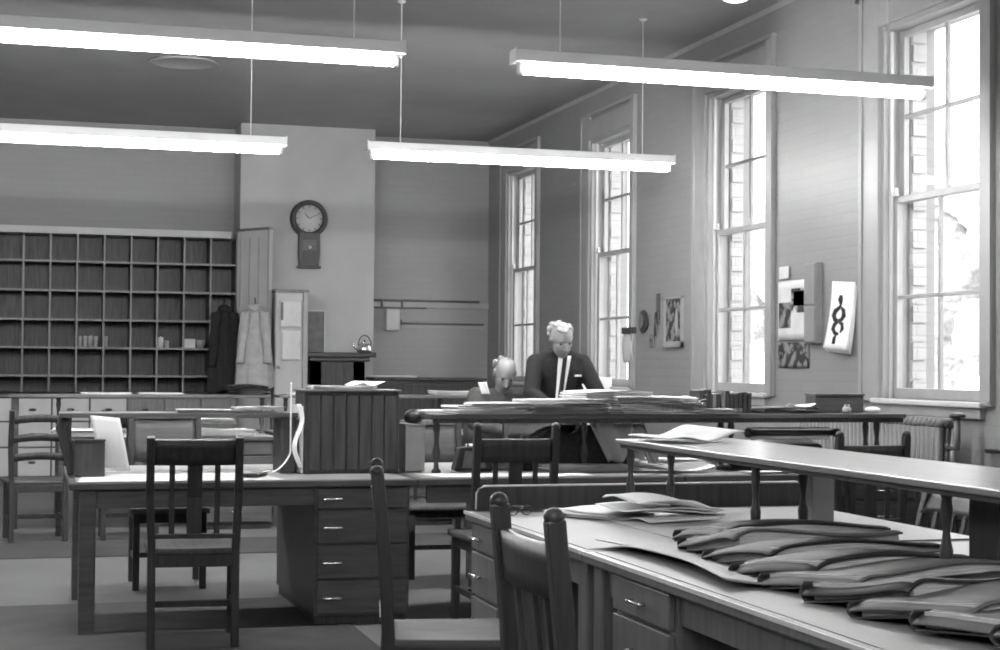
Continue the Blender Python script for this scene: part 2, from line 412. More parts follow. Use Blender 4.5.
# open cupboard door with panelled face, coats on it
t = thing('cupboard_door', 'pale panelled door standing open at the right end of the pigeonhole shelving', 'door', (2.28, 18.33, 0), R(-55))
MB().box(0, .50, -.02, .02, 1.95, 2.84).box(0, .50, -.02, .02, .6, 1.95).build('door_leaf', 'pale', t, .004)
for k in range(3): MB().box(.05 + k * .15, .07 + k * .15, -.028, -.02, 1.98, 2.76).build('moulding', 'trimp', t)
MB().box(-.01, .53, -.03, .03, 2.84, 2.87).build('door_head', 'wood_l', t)
MB().box(.50, .53, -.025, .025, .6, 2.84).build('door_stile', 'trimp', t)

def coat(name, label, loc, rz, w0, w1, h, mat, depth=.12, open_=False, seed=0):
    rnd = random.Random(seed); ph = rnd.random() * 6
    t = thing(name, label, 'coat', loc, rz)
    def body(u, v):      # v 0 top..1 bottom
        a = 2 * PI * u
        w = (w0 + (w1 - w0) * v ** .7) / 2; sh = min(1, .35 + v * 5); w *= sh
        fold = 1 + .09 * math.sin(7 * a + ph + v * 1.5) * v + .05 * math.sin(13 * a + ph)
        return (w * math.cos(a) * fold, depth * (.45 + .55 * v) * sh * math.sin(a) * fold, -h * v + (.02 * math.sin(3 * a) if v > .9 else 0))
    o = MB().grid(body, 64, 24).build('coat_body', mat, t, solid=.006)
    for s in (-1, 1):
        def sl(u, v, s=s):
            a = 2 * PI * u; r = .055 - .012 * v
            f = 1 + .12 * math.sin(5 * a + v * 9)
            return (s * (w0 * .42 + .05 * v + .01) + r * math.cos(a) * f, -depth * .5 - .02 * v + r * math.sin(a) * f, -.09 - h * .62 * v)
        MB().grid(sl, 20, 16).build('sleeve', mat, t, solid=.006)
    MB().tube([(-.07, -.05, -.03), (-.04, -.075, -.05), (0, -.08, -.07), (.04, -.075, -.05), (.07, -.05, -.03)], .02, 8).build('collar', mat, t)
    MB().tube([(0, .02, .0), (0, .0, .06), (0, -.04, .07)], .006, 6).build('hook', 'blackm', t)
    return t
coat('overcoat', 'long pale grey overcoat hanging on the open cupboard door', (2.41, 17.86, 2.0), R(-10), .22, .42, .92, 'cloth_g', .10, seed=2)
coat('overcoat', 'black overcoat hanging in front of the right end of the pigeonhole shelving', (2.11, 18.2, 2.0), R(5), .20, .36, .98, 'cloth_d', .10, seed=4)

# tall pale cupboard with notices
t = thing('tall_cupboard', 'tall narrow pale cupboard left of the fireplace, with notices pinned on its door', 'cupboard', (2.63, 17.8, 0))
MB().box(0, .35, 0, .5, 0, 2.14).build('carcass', 'pale', t, .004)
d = MB().box(.01, .30, -.022, 0, .05, 2.12).build('door', 'pale', t, .003)
MB().box(.305, .36, -.035, 0, 0, 2.15).build('door_post', 'trimp', t, .004)
MB().box(-.02, .37, -.04, .5, 2.14, 2.17).build('top_board', 'wood_l', t, .003)
MB().lathe([(.016, 0), (.02, -.03), (.001, -.035)], (.04, -.022, 1.3), 10, 'y').build('knob', 'brass', d)
def wavy_sheet(w, h, amp=.004, k=3.0):
    return MB().grid(lambda u, v: ((u - .5) * w, -amp * math.sin(k * u + 2.4 * v) - .012 * (v ** 3), -h * v), 10, 12)
o = wavy_sheet(.24, .30).build('notice', 'paper2', loc=(2.79, 17.755, 2.045), solid=.003); tag(o, 'upper pale notice with curled foot pinned to the tall cupboard', 'notice')
MB().box(-.11, -.08, -.012, -.004, -.22, -.02).build('printed_column', 'bookg', o)
o = wavy_sheet(.21, .33).build('notice', 'paper2', loc=(2.80, 17.76, 1.71), solid=.002); tag(o, 'lower pale notice on the tall cupboard, under the curled one', 'notice')

# clock
t = thing('wall_clock', 'round schoolhouse drop clock with dark rim on the chimney breast', 'clock', (3.09, 18.4, 3.02))
MB().lathe([(.155, -.05), (.165, -.075), (.195, -.085), (.215, -.06), (.22, -.0)], n=48, axis='y').build('rim', 'wood_d', t)
f = MB().lathe([(.0005, -.052), (.17, -.052), (.17, -.0)], n=48, axis='y').build('dial', 'face', t)
nm = MB()
for k in range(12):
    a = k * PI / 6; c, s_ = math.cos(a), math.sin(a)
    nm.add([(.128 * s_ + dx * c, -.054, .128 * c - dx * s_) for dx in (-.005, .005)] + [(.152 * s_ + dx * c, -.054, .152 * c - dx * s_) for dx in (.005, -.005)], [(0, 1, 2, 3)])
nm.build('hour_marks', 'blob', f)
def hand(a, l, w):
    c, s_ = math.cos(a), math.sin(a)
    MB().add([(-w * c, -.058, w * s_), (w * c, -.058, -w * s_), (l * s_ + w * .4 * c, -.058, l * c - w * .4 * s_), (l * s_ - w * .4 * c, -.058, l * c + w * .4 * s_)], [(0, 1, 2, 3)]).build('hand', 'blob', t, solid=.002)
hand(R(318), .09, .006); hand(R(62), .14, .004)
MB().ball((0, -.058, 0), .01, 8).build('hand_boss', 'brass', t)
bx = MB(); bx.prism([(-.12, -.16), (.12, -.16), (.125, -.40), (.11, -.55), (-.11, -.55), (-.125, -.40)], -.09, 0)
bx.build('trunk_case', 'wood_d', t, .006)
MB().box(-.08, .08, -.096, -.09, -.37, -.25).build('trunk_window', 'wood_m', t, .002)
MB().lathe([(.022, -.105), (.022, -.094)], (0, 0, -.335), 14, 'y').build('pendulum_bob', 'brass', t)
MB().box(-.135, .135, -.1, 0, -.575, -.55).build('base_moulding', 'wood_d', t, .004)

# fireplace
t = thing('mantelpiece', 'black mantelpiece against the chimney breast, carrying a kettle', 'fireplace', (3.42, 18.4, 0))
MB().box(-.40, .40, -.42, 0, 1.42, 1.475).build('mantel_shelf', 'blackm', t, .008)
s_ = MB(); s_.box(-.36, -.22, -.36, 0, 0, 1.37); s_.box(.14, .28, -.36, 0, 0, 1.37); s_.box(-.36, .28, -.36, 0, .95, 1.37)
s_.build('surround', 'wood_d', t, .006)
MB().box(-.37, .33, -.40, 0, 1.37, 1.42).build('frieze_moulding', 'blackm', t, .01)
MB().box(-.22, .14, -.05, -.01, 0, .95).build('fire_back', 'blackm', t)
g = MB()
for k in range(7): g.tube([(-.18 + k * .047, -.2, .12), (-.18 + k * .047, -.2, .4)], .008, 6)
g.tube([(-.2, -.2, .4), (.12, -.2, .4)], .009, 6); g.tube([(-.2, -.2, .12), (.12, -.2, .12)], .009, 6)
g.build('grate', 'blackm', t)
# framed board on the mantel
t = thing('leaning_board', 'dark grey framed board standing on the mantelpiece, against the chimney breast', 'board', (3.13, 18.32, 1.476))
MB().box(-.10, .14, 0, .02, 0, .47).build('panel', 'bookg', t)
MB().box(.14, .165, -.006, .022, 0, .48).box(-.125, -.10, -.006, .022, 0, .48).box(-.125, .165, -.006, .022, .47, .49).build('frame', 'pale', t)
# kettle
t = thing('kettle', 'bright metal kettle with tall hoop handle on the mantelpiece', 'kettle', (3.72, 18.17, 1.476), R(180))
MB().lathe([(.06, 0), (.085, .006), (.092, .03), (.088, .065), (.07, .095), (.045, .108)], n=28).build('body', 'steel', t)
l = MB().lathe([(.046, .106), (.04, .118), (.015, .126), (.001, .128)], n=20).build('lid', 'steel', t)
MB().ball((0, 0, .137), .011, 8).build('lid_knob', 'blackm', l)
MB().tube([(.075, 0, .04), (.115, 0, .06), (.135, 0, .105), (.15, 0, .115)], [.02, .016, .011, .009], 10).build('spout', 'steel', t)
MB().tube([(.075 * math.cos(a), 0, .085 + .115 * math.sin(a)) for a in [PI * k / 12 for k in range(13)]], .007, 8).build('handle', 'blackm', t)
# pipes, switch box
t = thing('wall_conduit', 'pale board with conduit and two couplings on the recessed back wall', 'pipe', (4.0, YB, 0))
MB().box(-.12, 1.42, -.03, 0, 2.035, 2.10).build('backing_board', 'trimp', t)
MB().tube([(-.12, -.035, 2.118), (1.30, -.035, 2.118)], .012, 8).build('upper_pipe', 'rad', t)
MB().tube([(-.12, -.035, 2.03), (.62, -.035, 2.03)], .009, 8).build('lower_pipe', 'rad', t)
for x in (.08, .33): MB().tube([(x, -.04, 2.02), (x, -.04, 2.13)], .016, 8).build('coupling', 'rad', t)
t = thing('wall_pipe', 'thin pipe running right from the switch box on the back wall', 'pipe', (4.0, YB, 0))
MB().tube([(.32, -.03, 1.84), (1.36, -.03, 1.84)], .012, 8).build('pipe_run', 'rad', t)
MB().box(.30, 1.38, -.02, 0, 1.79, 1.825).build('batten', 'trimp', t)
t = thing('switch_box', 'pale rectangular switch box on the wall right of the chimney breast', 'switch box', (4.20, YB, 1.88))
MB().box(-.085, .085, -.12, 0, -.13, .13).build('box', 'pale', t, .006)
MB().box(-.078, .078, -.128, -.12, -.12, .12).build('lid', 'pale', t, .004)
MB().tube([(.09, -.06, 0), (.115, -.06, 0), (.115, -.06, -.06)], .006, 6).build('lever', 'blackm', t)
# dark low cabinet
t = thing('low_cabinet', 'dark low cabinet against the back wall, right of the chimney breast', 'cabinet', (4.42, 17.8, 0))
MB().box(-.62, .62, 0, .5, 0, 1.16).build('carcass', 'wood_d', t, .005)
MB().box(-.66, .66, -.03, .5, 1.16, 1.195).build('top', 'wood_d', t, .006)
for s in (-1, 1):
    d = MB().box(min(s * .6, s * .02), max(s * .6, s * .02), -.02, 0, .08, 1.12).build('door', 'wood_d', t, .004)
    MB().ball((s * .06, -.035, .6), .016, 8).build('knob', 'brass', d)

# ================================================================== CHAIRS
def make_chair(kind='slat'):
    t = thing('office_chair', 'x', 'chair')
    W, wd = .205, 'wood_c'
    st = MB(); st.grid(lambda u, v: ((u - .5) * .46 * (1 - .08 * (1 - v)), (v - .5) * .45, .445 - .014 * math.sin(PI * u) * math.sin(PI * v)), 10, 10)
    st.build('seat', 'wood_seat', t, solid=.03, loc=(0, .02, 0))
    for s in (-1, 1):
        MB().sweep([(s * W * .95, -.21, 0), (s * W * .95, -.195, .45), (s * W, -.21 if kind == 'post' else -.215, .72), (s * W, -.237 if kind == 'post' else -.275, .985)], .038, .042).build('rear_leg', wd, t, .005)
        MB().sweep([(s * .195, .205, 0), (s * .195, .205, .43)], .04, .04).build('front_leg', wd, t, .005)
        MB().box(min(s * .18, s * .2), max(s * .18, s * .2), -.19, .2, .375, .43).build('seat_rail', wd, t, .003)
        MB().sweep([(s * .195, -.2, .17), (s * .195, .2, .17)], .018, .03).build('stretcher', wd, t, .003)
    for y_ in (.195, -.215): MB().box(-.18, .18, y_, y_ + .02, .375, .43).build('seat_apron', wd, t, .003)
    MB().box(-.18, .18, -.01, .012, .16, .19).build('stretcher', wd, t, .003)
    if kind == 'slat':
        MB().grid(lambda u, v: ((u - .5) * .40, -.232 - .045 * v - .022 * math.sin(PI * u), .855 + .115 * v), 10, 3).build('top_rail', wd, t, solid=.022)
        MB().sweep([(-.19, -.21, .52), (.19, -.21, .52)], .03, .022).build('lower_rail', wd, t, .003)
        for x, w in ((-.105, .026), (0, .07), (.105, .026)):
            MB().sweep([(x, -.205, .52), (x, -.21, .70), (x, -.245, .87)], w, .012).build('splat', wd, t, .002)
    elif kind == 'post':
        MB().grid(lambda u, v: ((u - .5) * .40, -.217 - .012 * v - .018 * math.sin(PI * u), .82 + .11 * v), 10, 3).build('top_rail', wd, t, solid=.022)
        MB().sweep([(-.19, -.21, .52), (.19, -.21, .52)], .03, .022).build('lower_rail', wd, t, .003)
        for x, w in ((-.105, .026), (0, .07), (.105, .026)):
            MB().sweep([(x, -.205, .52), (x, -.21, .70), (x, -.225, .83)], w, .012).build('splat', wd, t, .002)
        for s in (-1, 1): MB().ball((s * W, -.238, .99), .023, 8, (1, 1, .9)).build('finial', wd, t)
    elif kind == 'ladder':
        for z in (.60, .74, .88):
            MB().grid(lambda u, v, z=z: ((u - .5) * .40, -.21 - (z + .05 * v - .6) * .16 - .025 * math.sin(PI * u), z + .055 * v + .018 * math.sin(PI * u)), 12, 2).build('ladder_slat', wd, t, solid=.014)
    elif kind == 'panel':
        MB().grid(lambda u, v: ((u - .5) * .40, -.215 - .055 * v - .02 * math.sin(PI * u), .70 + .25 * v), 10, 4).build('back_panel', 'wood_m', t, solid=.016)
        MB().sweep([(-.2, -.272, .965), (.2, -.272, .965)], .026, .034).build('top_rail', 'wood_l', t, .004)
        for x, w in ((-.09, .026), (.09, .026)):
            MB().sweep([(x, -.205, .46), (x, -.213, .70)], w, .012).build('splat', wd, t, .002)
        MB().sweep([(-.19, -.21, .55), (.19, -.21, .55)], .03, .022).build('lower_rail', wd, t, .003)
    return t
protos = {}
def chair(kind, x, y, rz, label, sc=1.0, group='wooden office chairs'):
    if kind not in protos: protos[kind] = c = make_chair(kind)
    else: c = copy_tree(protos[kind])
    c.location = (x, y, .006 if (x < 1.6 and y < 9) else 0); c.rotation_euler = (0, 0, R(rz)); c.scale = (1, 1, sc)
    c['label'] = label; c['group'] = group
    return c
# (rotation 0 faces away from the camera, toward +Y)
chair('slat', .775, 7.87, -4, 'dark slat-back chair pulled up to the left front desk, back to the viewer', 1.01)
chair('post', 2.36, 7.94, 0, 'dark slat-back chair in the centre, behind the foreground desk, back to the viewer', 1.05)
chair('post', 4.37, 7.96, 2, 'dark slat-back chair seen under the long raised shelf, left of the pale-posted chair')
chair('post', 1.345, 5.16, -102, 'chair seen edge-on with one tall dark post, left of the foreground desk', 1.01)
chair('post', 1.30, 3.40, -90, 'dark chair against the foreground desk edge, its two rounded post tops rising at bottom centre', 1.035)
chair('slat', 3.52, 5.98, 92, 'slatted chair on the far side of the foreground desk, in line with the radiator', .84)
chair('slat', 3.56, 5.05, 88, 'slatted chair at the right edge, on the far side of the foreground desk', .84)
chair('panel', .82, 9.90, 180, 'chair with broad board back facing the viewer across the left front desk', 1.05)
chair('panel', 2.52, 10.0, 178, 'chair with pale curved back right of the big dark box, across the desk', 1.0)
chair('ladder', .065, 12.6, 6, 'ladder-back chair at the far left beside the second row of desks', 1.0)
chair('slat', 3.3, 10.1, 180, 'slat-back chair beyond the centre desk, under the heaps of newspapers')
chair('slat', .75, 12.6, 0, 'slat-back chair at the second row of desks, behind the board-backed chair') 

# ================================================================== DESKS
def pedestal(t, x0, x1, y0, y1, n=4, near=True, far=True, mat='wood_m', hx=.5):
    """drawer pedestal open to -Y (near) and +Y (far)"""
    p = MB().box(x0, x1, y0 + .02, y1 - .02, .05, .715).build('pedestal', mat, t, .003)
    MB().box(x0 + .01, x1 - .01, y0 + .05, y1 - .05, 0, .05).build('plinth', 'wood_d', p)
    hs = [.115] + [(.715 - .06 - .115) / (n - 1)] * (n - 1)
    z = .71
    for h in hs:
        for side, yy in ((-1, y0), (1, y1)):
            if (side < 0 and not near) or (side > 0 and not far): continue
            a, b = (yy, yy + .02) if side < 0 else (yy - .02, yy)
            d = MB().box(x0 + .014, x1 - .014, a, b, z - h + .008, z - .004).build('drawer', mat, t, .004)
            xc = x0 + (x1 - x0) * hx; zc = z - h / 2
            yo = yy + side * .002; q = side * .022
            MB().tube([(xc - .045, yo, zc), (xc - .045, yo + q, zc), (xc + .045, yo + q, zc), (xc + .045, yo, zc)], .006, 6).build('handle', 'steel', d)
        z -= h
def leg(t, x, y, mat='wood_m'):
    MB().sweep([(x, y, 0), (x, y, .71)], .08, .08).build('leg', mat, t, .006)
def desk(name, label, loc, rz, W, D, peds, legs, top='lino', mat='wood_m', group='office desks in rows'):
    t = thing(name, label, 'desk', loc, rz, group)
    MB().box(0, W, 0, D, .715, .75).build('desktop', mat, t, .006)
    MB().box(.035, W - .035, .035, D - .035, .75, .752).build('writing_surface', top, t)
    for y_ in (.05, D - .075): MB().box(.06, W - .06, y_, y_ + .025, .62, .715).build('apron', mat, t, .002)
    for (a, b, hx, near, far) in peds:
        pedestal(t, a, b, .02, D - .02, near=near, far=far, mat=mat, hx=hx)
    for x, y in legs: leg(t, x, y, mat)
    return t
desk('desk', 'dark wooden desk at the front left with a drawer pedestal at its right end', (.2, 8.13, 0), 0, 1.75, 1.36,
     [(1.22, 1.72, .18, True, True)], [(.09, .06), (.09, 1.30)])
desk('desk', 'wooden desk in the centre of the front row, left of the one under the typewriter', (1.955, 8.13, 0), 0, 1.50, 1.36,
     [(.62, 1.10, .5, True, True)], [(1.44, .06), (1.44, 1.30)])
desk('desk', 'wooden desk at the right of the front row, carrying the typewriter', (3.46, 8.13, 0), 0, 1.50, 1.36,
     [(1.0, 1.45, .5, True, True)], [(.08, .06), (.08, 1.30)])
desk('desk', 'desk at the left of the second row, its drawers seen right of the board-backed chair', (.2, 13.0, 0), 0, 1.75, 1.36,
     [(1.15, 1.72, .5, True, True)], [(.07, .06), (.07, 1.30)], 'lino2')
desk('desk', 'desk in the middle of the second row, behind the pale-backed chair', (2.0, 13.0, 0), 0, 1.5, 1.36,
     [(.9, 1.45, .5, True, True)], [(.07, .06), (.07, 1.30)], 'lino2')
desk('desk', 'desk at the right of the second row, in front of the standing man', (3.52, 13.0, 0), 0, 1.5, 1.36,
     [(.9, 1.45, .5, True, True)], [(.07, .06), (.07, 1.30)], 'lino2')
# foreground desks: fronts face -X, so build and turn
# local frame: x along world +Y... rotate by 90deg: local(x,y)->world(-y, x); use rz=-90: local(x,y)->world(y,-x)
desk('desk', 'large foreground desk, far half, with a raised back board and folded newspapers', (1.72, 6.33, 0), R(-90), 1.43, 1.50,
     [(.02, .42, .3, True, True)], [(1.36, .07), (1.36, 1.43)], 'lino', 'wood_l')
fd = desk('desk', 'large foreground desk, near half, at the bottom right with ledgers on it', (1.72, 4.89, 0), R(-90), 3.1, 1.50,
     [(.22, .70, .5, True, True), (2.4, 2.9, .5, True, True)], [(.07, .07), (.07, 1.43)], 'lino', 'wood_l')
o = MB().box(0, 1.43, -.005, 0, .741, .753).build('edge_strip', 'edge', COL.objects['desk.006'])
o = MB().box(0, 3.1, -.005, 0, .741, .753).build('edge_strip', 'edge', COL.objects['desk.007'])
for o in (COL.objects['desk.006'], COL.objects['desk.007']): o['group'] = 'foreground desks'
# back board of the far foreground desk (rounded ends, pale bead)
bb = MB(); pts = [(0, .752), (1.47, .752), (1.47, .82)] + [(1.47 - .03 + .03 * math.cos(a), .825 + .025 * math.sin(a)) for a in (0, PI / 4, PI / 2)] + [(.03 - .03 * math.sin(a), .825 + .025 * math.cos(a)) for a in (0, PI / 4, PI / 2)]
t = thing('desk_back_board', 'low dark upstand with pale top bead at the far end of the foreground desk', 'upstand', (1.76, 6.30, 0))
bb.prism(pts, -.012, .012).build('board', 'wood_d', t)
MB().tube([(0, 0, .76), (.002, 0, .825), (.03, 0, .852), (1.44, 0, .852), (1.468, 0, .825), (1.47, 0, .76)], .006, 6).build('bead', 'edge', t)

# pale blotters / linoleum sheets on desks
def flat(name, label, cat, pts, z, mat, th=.002, group=None):
    c = MB().prism(pts, 0, th, 'z').build(name, mat, loc=(0, 0, z)); return tag(c, label, cat, group)
flat('blotter', 'big pale sheet covering the top of the left front desk', 'desk sheet', [(.24, 8.15), (1.26, 8.15), (1.16, 8.9), (.30, 8.95)], .753, 'paper2', .002)
flat('blotter', 'bright white sheet at the front edge of the centre desk', 'desk sheet', [(2.12, 8.2), (2.95, 8.2), (2.95, 8.48), (2.02, 8.48)], .753, 'paper', .002)
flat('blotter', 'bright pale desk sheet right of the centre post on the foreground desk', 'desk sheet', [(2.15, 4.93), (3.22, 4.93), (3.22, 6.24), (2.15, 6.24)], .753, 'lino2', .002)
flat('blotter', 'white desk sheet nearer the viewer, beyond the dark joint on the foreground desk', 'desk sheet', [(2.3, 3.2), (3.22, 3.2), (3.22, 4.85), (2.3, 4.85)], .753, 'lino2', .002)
# curled dark-backed sheet at the desk's left
cs = MB().grid(lambda u, v: (1.80 + .55 * u + .05 * math.sin(v * 3), 3.95 + 1.05 * v, .754 + .028 * max(0, 1 - u * 2.2) ** 2 * (1 - .6 * abs(v - .35)) + .003), 16, 20).build('curled_sheet', 'lino', solid=.003)
tag(cs, 'grey sheet with a lifted curling edge, left of the ledgers on the foreground desk', 'desk sheet')

# ---- racks (raised shelves on turned legs)
PROF = [(.030, 0), (.030, .012), (.018, .022), (.016, .05), (.024, .075), (.026, .10), (.018, .125), (.014, .15), (.018, .18), (.024, .215), (.019, .24), (.024, .25), (.026, .265)]
def turned(t, x, y, h, mat='wood_d', z0=.752, k_=.85):
    k = h / .265
    MB().lathe([(r * k_, z * k) for r, z in PROF], (x, y, z0), 14).build('turned_leg', mat, t)
t = thing('raised_shelf', 'long polished raised shelf on turned legs running down the foreground desk', 'shelf', (0, 0, 0))
MB().box(2.35, 2.88, 1.8, 6.27, 1.024, 1.045).build('shelf_board', 'rack', t, .004)
for x_ in (2.37, 2.845): MB().box(x_, x_ + .015, 1.8, 6.26, 1.008, 1.024).build('apron', 'wood_d', t)
for yy in (6.22, 5.03, 3.84, 2.65):
    turned(t, 2.40, yy, .266, z0=.755, k_=.72); turned(t, 2.58, yy, .266, z0=.755, k_=.72)
MB().box(2.755, 2.845, 5.30, 5.36, .755, 1.02).build('support_post', 'card', t, .004)
MB().box(2.70, 2.79, 3.95, 4.2, .755, 1.02).build('support_post', 'wood_d', t, .004)

t = thing('raised_shelf', 'dark raised shelf over the left front desk', 'shelf')
MB().box(.16, 1.40, 8.60, 8.92, 1.055, 1.08).build('shelf_board', 'rackx', t, .004)
MB().sweep([(.19, 8.75, 1.055), (.17, 8.75, 1.0), (.20, 8.75, .9), (.235, 8.75, .755)], .06, .05).build('curved_bracket', 'wood_d', t, .006)
turned(t, .37, 8.75, .30)
MB().box(1.31, 1.39, 8.62, 8.9, .755, 1.055).build('support_panel', 'wood_d', t, .004)
t = thing('raised_shelf', 'long raised shelf heaped with newspapers across the centre and right front desks', 'shelf')
MB().box(2.09, 4.97, 8.38, 8.76, 1.055, 1.08).build('shelf_board', 'rackx', t, .004)
MB().box(2.1, 4.96, 8.40, 8.415, 1.03, 1.055).build('apron', 'wood_d', t)
for x in (2.16, 3.02, 3.86, 3.93, 4.80, 4.88): turned(t, x, 8.56 if x not in (3.93, 4.88) else 8.57, .303)
t = thing('raised_shelf', 'raised shelf over the second row of desks at the left', 'shelf')
MB().box(-.15, 1.95, 13.4, 13.75, 1.055, 1.08).build('shelf_board', 'rackx', t, .004)
for x in (.24, 1.9): turned(t, x, 13.57, .303)
MB().box(-.13, -.07, 13.45, 13.7, 0, 1.055).build('support_post', 'wood_d', t)
t = thing('raised_shelf', 'raised shelf over the second row of desks, in front of the two men', 'shelf')
MB().box(2.02, 5.0, 13.4, 13.78, 1.055, 1.08).build('shelf_board', 'rackx', t, .004)
for x in (2.1, 3.45, 4.9): turned(t, x, 13.57, .303)

# ================================================================== THINGS ON DESKS
# big dark filing box
t = thing('filing_box', 'big dark wooden box on the front desk, papers piled on top', 'box', (1.43, 8.55, .752))
MB().box(0, .52, .02, .34, 0, .445).build('case', 'wood_d', t, .004)
for k in range(7): MB().box(.02 + k * .07, .02 + k * .07 + .062, .008, .02, .02, .43).build('back_board', 'wood_d', t, .004)
MB().box(-.012, .53, .0, .35, .445, .455).build('lid', 'wood_l', t, .003)

def accordion(w, d, t, n, seed=0, fold=None):
    """a folded newspaper: one continuous sheet doubled over n times; spine rounded at -x"""
    rnd = random.Random(seed); ph = rnd.random() * 6
    cs = []; dz = t / (n - 1)
    for k in range(n):
        rng = [i / 10 for i in range(11)]
        if k % 2: rng = rng[::-1]
        sh = rnd.uniform(-.03, .03) * w
        for q in rng:
            cs.append((-w / 2 + w * q + (sh if q > .5 else 0) * (q - .5) * 2, k * dz))
        if k < n - 1:
            x = w / 2 + sh if k % 2 == 0 else -w / 2
            cs.append((x + (.45 * dz if k % 2 == 0 else -.45 * dz), (k + .5) * dz))
    def f(u, v):
        i = min(len(cs) - 1, int(round(u * (len(cs) - 1)))); x, z = cs[i]
        yy = (v - .5) * d
        return (x + .008 * math.sin(5 * v + ph + z * 60), yy + .01 * math.sin(ph + z * 90 + x * 4), z + .25 * t * (z / t) * (math.sin(x / w * 4 + ph) + .6 * math.sin(v * 5 + ph * 2)) * .5)
    return MB().grid(f, len(cs) - 1, 8)
def newspaper(x, y, z, w, d, t, rz, label, mat='news', n=5, name='newspaper', cat='newspaper', group=None, seed=None, ry=0, rx=0):
    seed = int(abs(x * 131 + y * 17 + z * 77) * 10) if seed is None else seed
    o = accordion(w, d, t, n, seed).build(name, mat, solid=.0022, loc=(x, y, z + .002), rot=(R(rx), R(ry), R(rz)))
    return tag(o, label, cat, group)
def sheet(x, y, z, w, d, rz, label, mat='paper', amp=.01, name='paper_sheet', cat='paper', k=2.5, group=None, lift=0.):
    ph = (x * 7 + y * 3) % 6
    o = MB().grid(lambda u, v: ((u - .5) * w, (v - .5) * d, amp * (1 + math.sin(k * 2 * u + 3 * v + ph)) + lift * (abs(u - .5) * 2) ** 2), 14, 10).build(name, mat, solid=.0015, loc=(x, y, z + .002), rot=(0, 0, R(rz)))
    return tag(o, label, cat, group)

# foreground: white folded newspapers
def bundle(u, v):
    # cross-section: loosely rolled fold at the left, sheets fanning out flat at the right
    q = u * 5.0; k = int(min(q, 4.999)); f_ = q - k; amp = .006 * math.sin(6 * v + k)
    x = f_ if k % 2 == 0 else 1 - f_
    zz = .004 + .0145 * (k + (f_ if k % 2 else .15 * f_)) * (1.0 - .45 * x) + .016 * math.sin(PI * min(1, x * 1.25)) * (k / 5) + amp
    bulge = -.03 * math.sin(PI * min(1, max(0, (k + f_) / 5))) * (1 - x) ** 3
    return (-.17 + .36 * x + bulge + .015 * math.sin(3 * v + k), (v - .5) * (.30 - .02 * (k % 2)), zz * 1.35)
o = MB().grid(bundle, 80, 12).build('newspaper', 'paper', solid=.004, loc=(2.37, 5.80, .757), rot=(0, 0, R(14)))
tag(o, 'thick bright folded newspaper bundle on the foreground desk', 'newspaper')
newspaper(2.20, 5.97, .757, .28, .26, .022, 30, 'thin white folded sheets behind the thick newspaper bundle', 'paper', 4, seed=3)
t = thing('spectacles', 'pair of dark spectacles at the far left corner of the foreground desk', 'spectacles', (1.86, 6.02, .757), R(20))
for s in (-1, 1): MB().tube([(s * .033 + .024 * math.cos(a), 0, .022 + .018 * math.sin(a)) for a in [2 * PI * k / 16 for k in range(17)]], .003, 6).build('lens_rim', 'blackm', t)
for s in (-1, 1): MB().tube([(s * .057, 0, .03), (s * .06, .10, .028), (s * .055, .13, .008)], .0025, 6).build('temple', 'blackm', t)
MB().tube([(-.01, 0, .026), (0, -.002, .03), (.01, 0, .026)], .0025, 6).build('bridge', 'blackm', t)
t = thing('pen', 'dark pen lying beside the spectacles on the foreground desk', 'pen', (2.02, 5.98, .763), R(70))
MB().tube([(0, -.08, 0), (0, .05, 0), (0, .06, 0)], [.005, .006, .004], 8).build('barrel', 'blackm', t); MB().tube([(0, -.08, 0), (0, -.1, 0)], [.004, .001], 8).build('nib', 'steel', t)
sheet(2.1, 6.12, .757, .18, .12, 15, 'small scrap of paper left of the folded newspapers', 'paper2', .006)

# ledgers spread like fallen dominoes under the raised shelf
def ledger(x, y, z, rz, ln, dark, label, tilt, seed, wd=.34):
    rnd = random.Random(seed); ph = rnd.random() * 6
    t = thing('ledger', label, 'ledger', (x, y, z), R(rz), 'limp ledgers fanned out on the foreground desk'); t.rotation_euler = (R(tilt), 0, R(rz))
    th = .048
    def hz(u, v):  # sag along the length
        return .010 * math.sin(u * 5 + ph) + .006 * math.sin(v * 4 + ph) - .012 * u
    def block(z0, z1, m):
        n = 14
        b = MB()
        def P(u, v, z): return (u * ln, (v - .5) * wd, z + hz(u, v) * (z / th + .15))
        for zz in (z0, z1): b.grid(lambda u, v: P(u, v, zz), n, 8)
        b.grid(lambda u, v: P(u, 0, z0 + (z1 - z0) * v), n, 4); b.grid(lambda u, v: P(u, 1, z0 + (z1 - z0) * v), n, 4)
        b.grid(lambda u, v: P(0, u, z0 + (z1 - z0) * v), 8, 4); b.grid(lambda u, v: P(1, u, z0 + (z1 - z0) * v), 8, 4)
        return b
    block(.006, th - .004, 'pages').build('page_block', 'pages', t)
    droop = rnd.uniform(.018, .034)
    def cov(zc, dr=0.):
        return lambda u, v: (-.03 + u * (ln + .04), (v - .5) * (wd + .02), zc + hz(max(0, u), v) * (zc / th + .15) - dr * max(0, 1 - u * 7) ** 2 - .3 * dr * max(0, 1 - v * 6) ** 2)
    cm = 'bookc' if dark else 'bookg'
    MB().grid(cov(.003), 14, 8).build('back_cover', 'bookc', t, solid=.004)
    MB().grid(cov(th, droop), 40, 16).build('front_cover', cm, t, solid=.006)
    MB().grid(lambda u, v: (-.02 + u * (ln + .03), (wd + .02) / 2 + .018 * math.sin(PI * v), .003 + (th - .003) * v + hz(u, 1) * (v + .1)), 14, 6).build('spine', 'bookc', t, solid=.005)
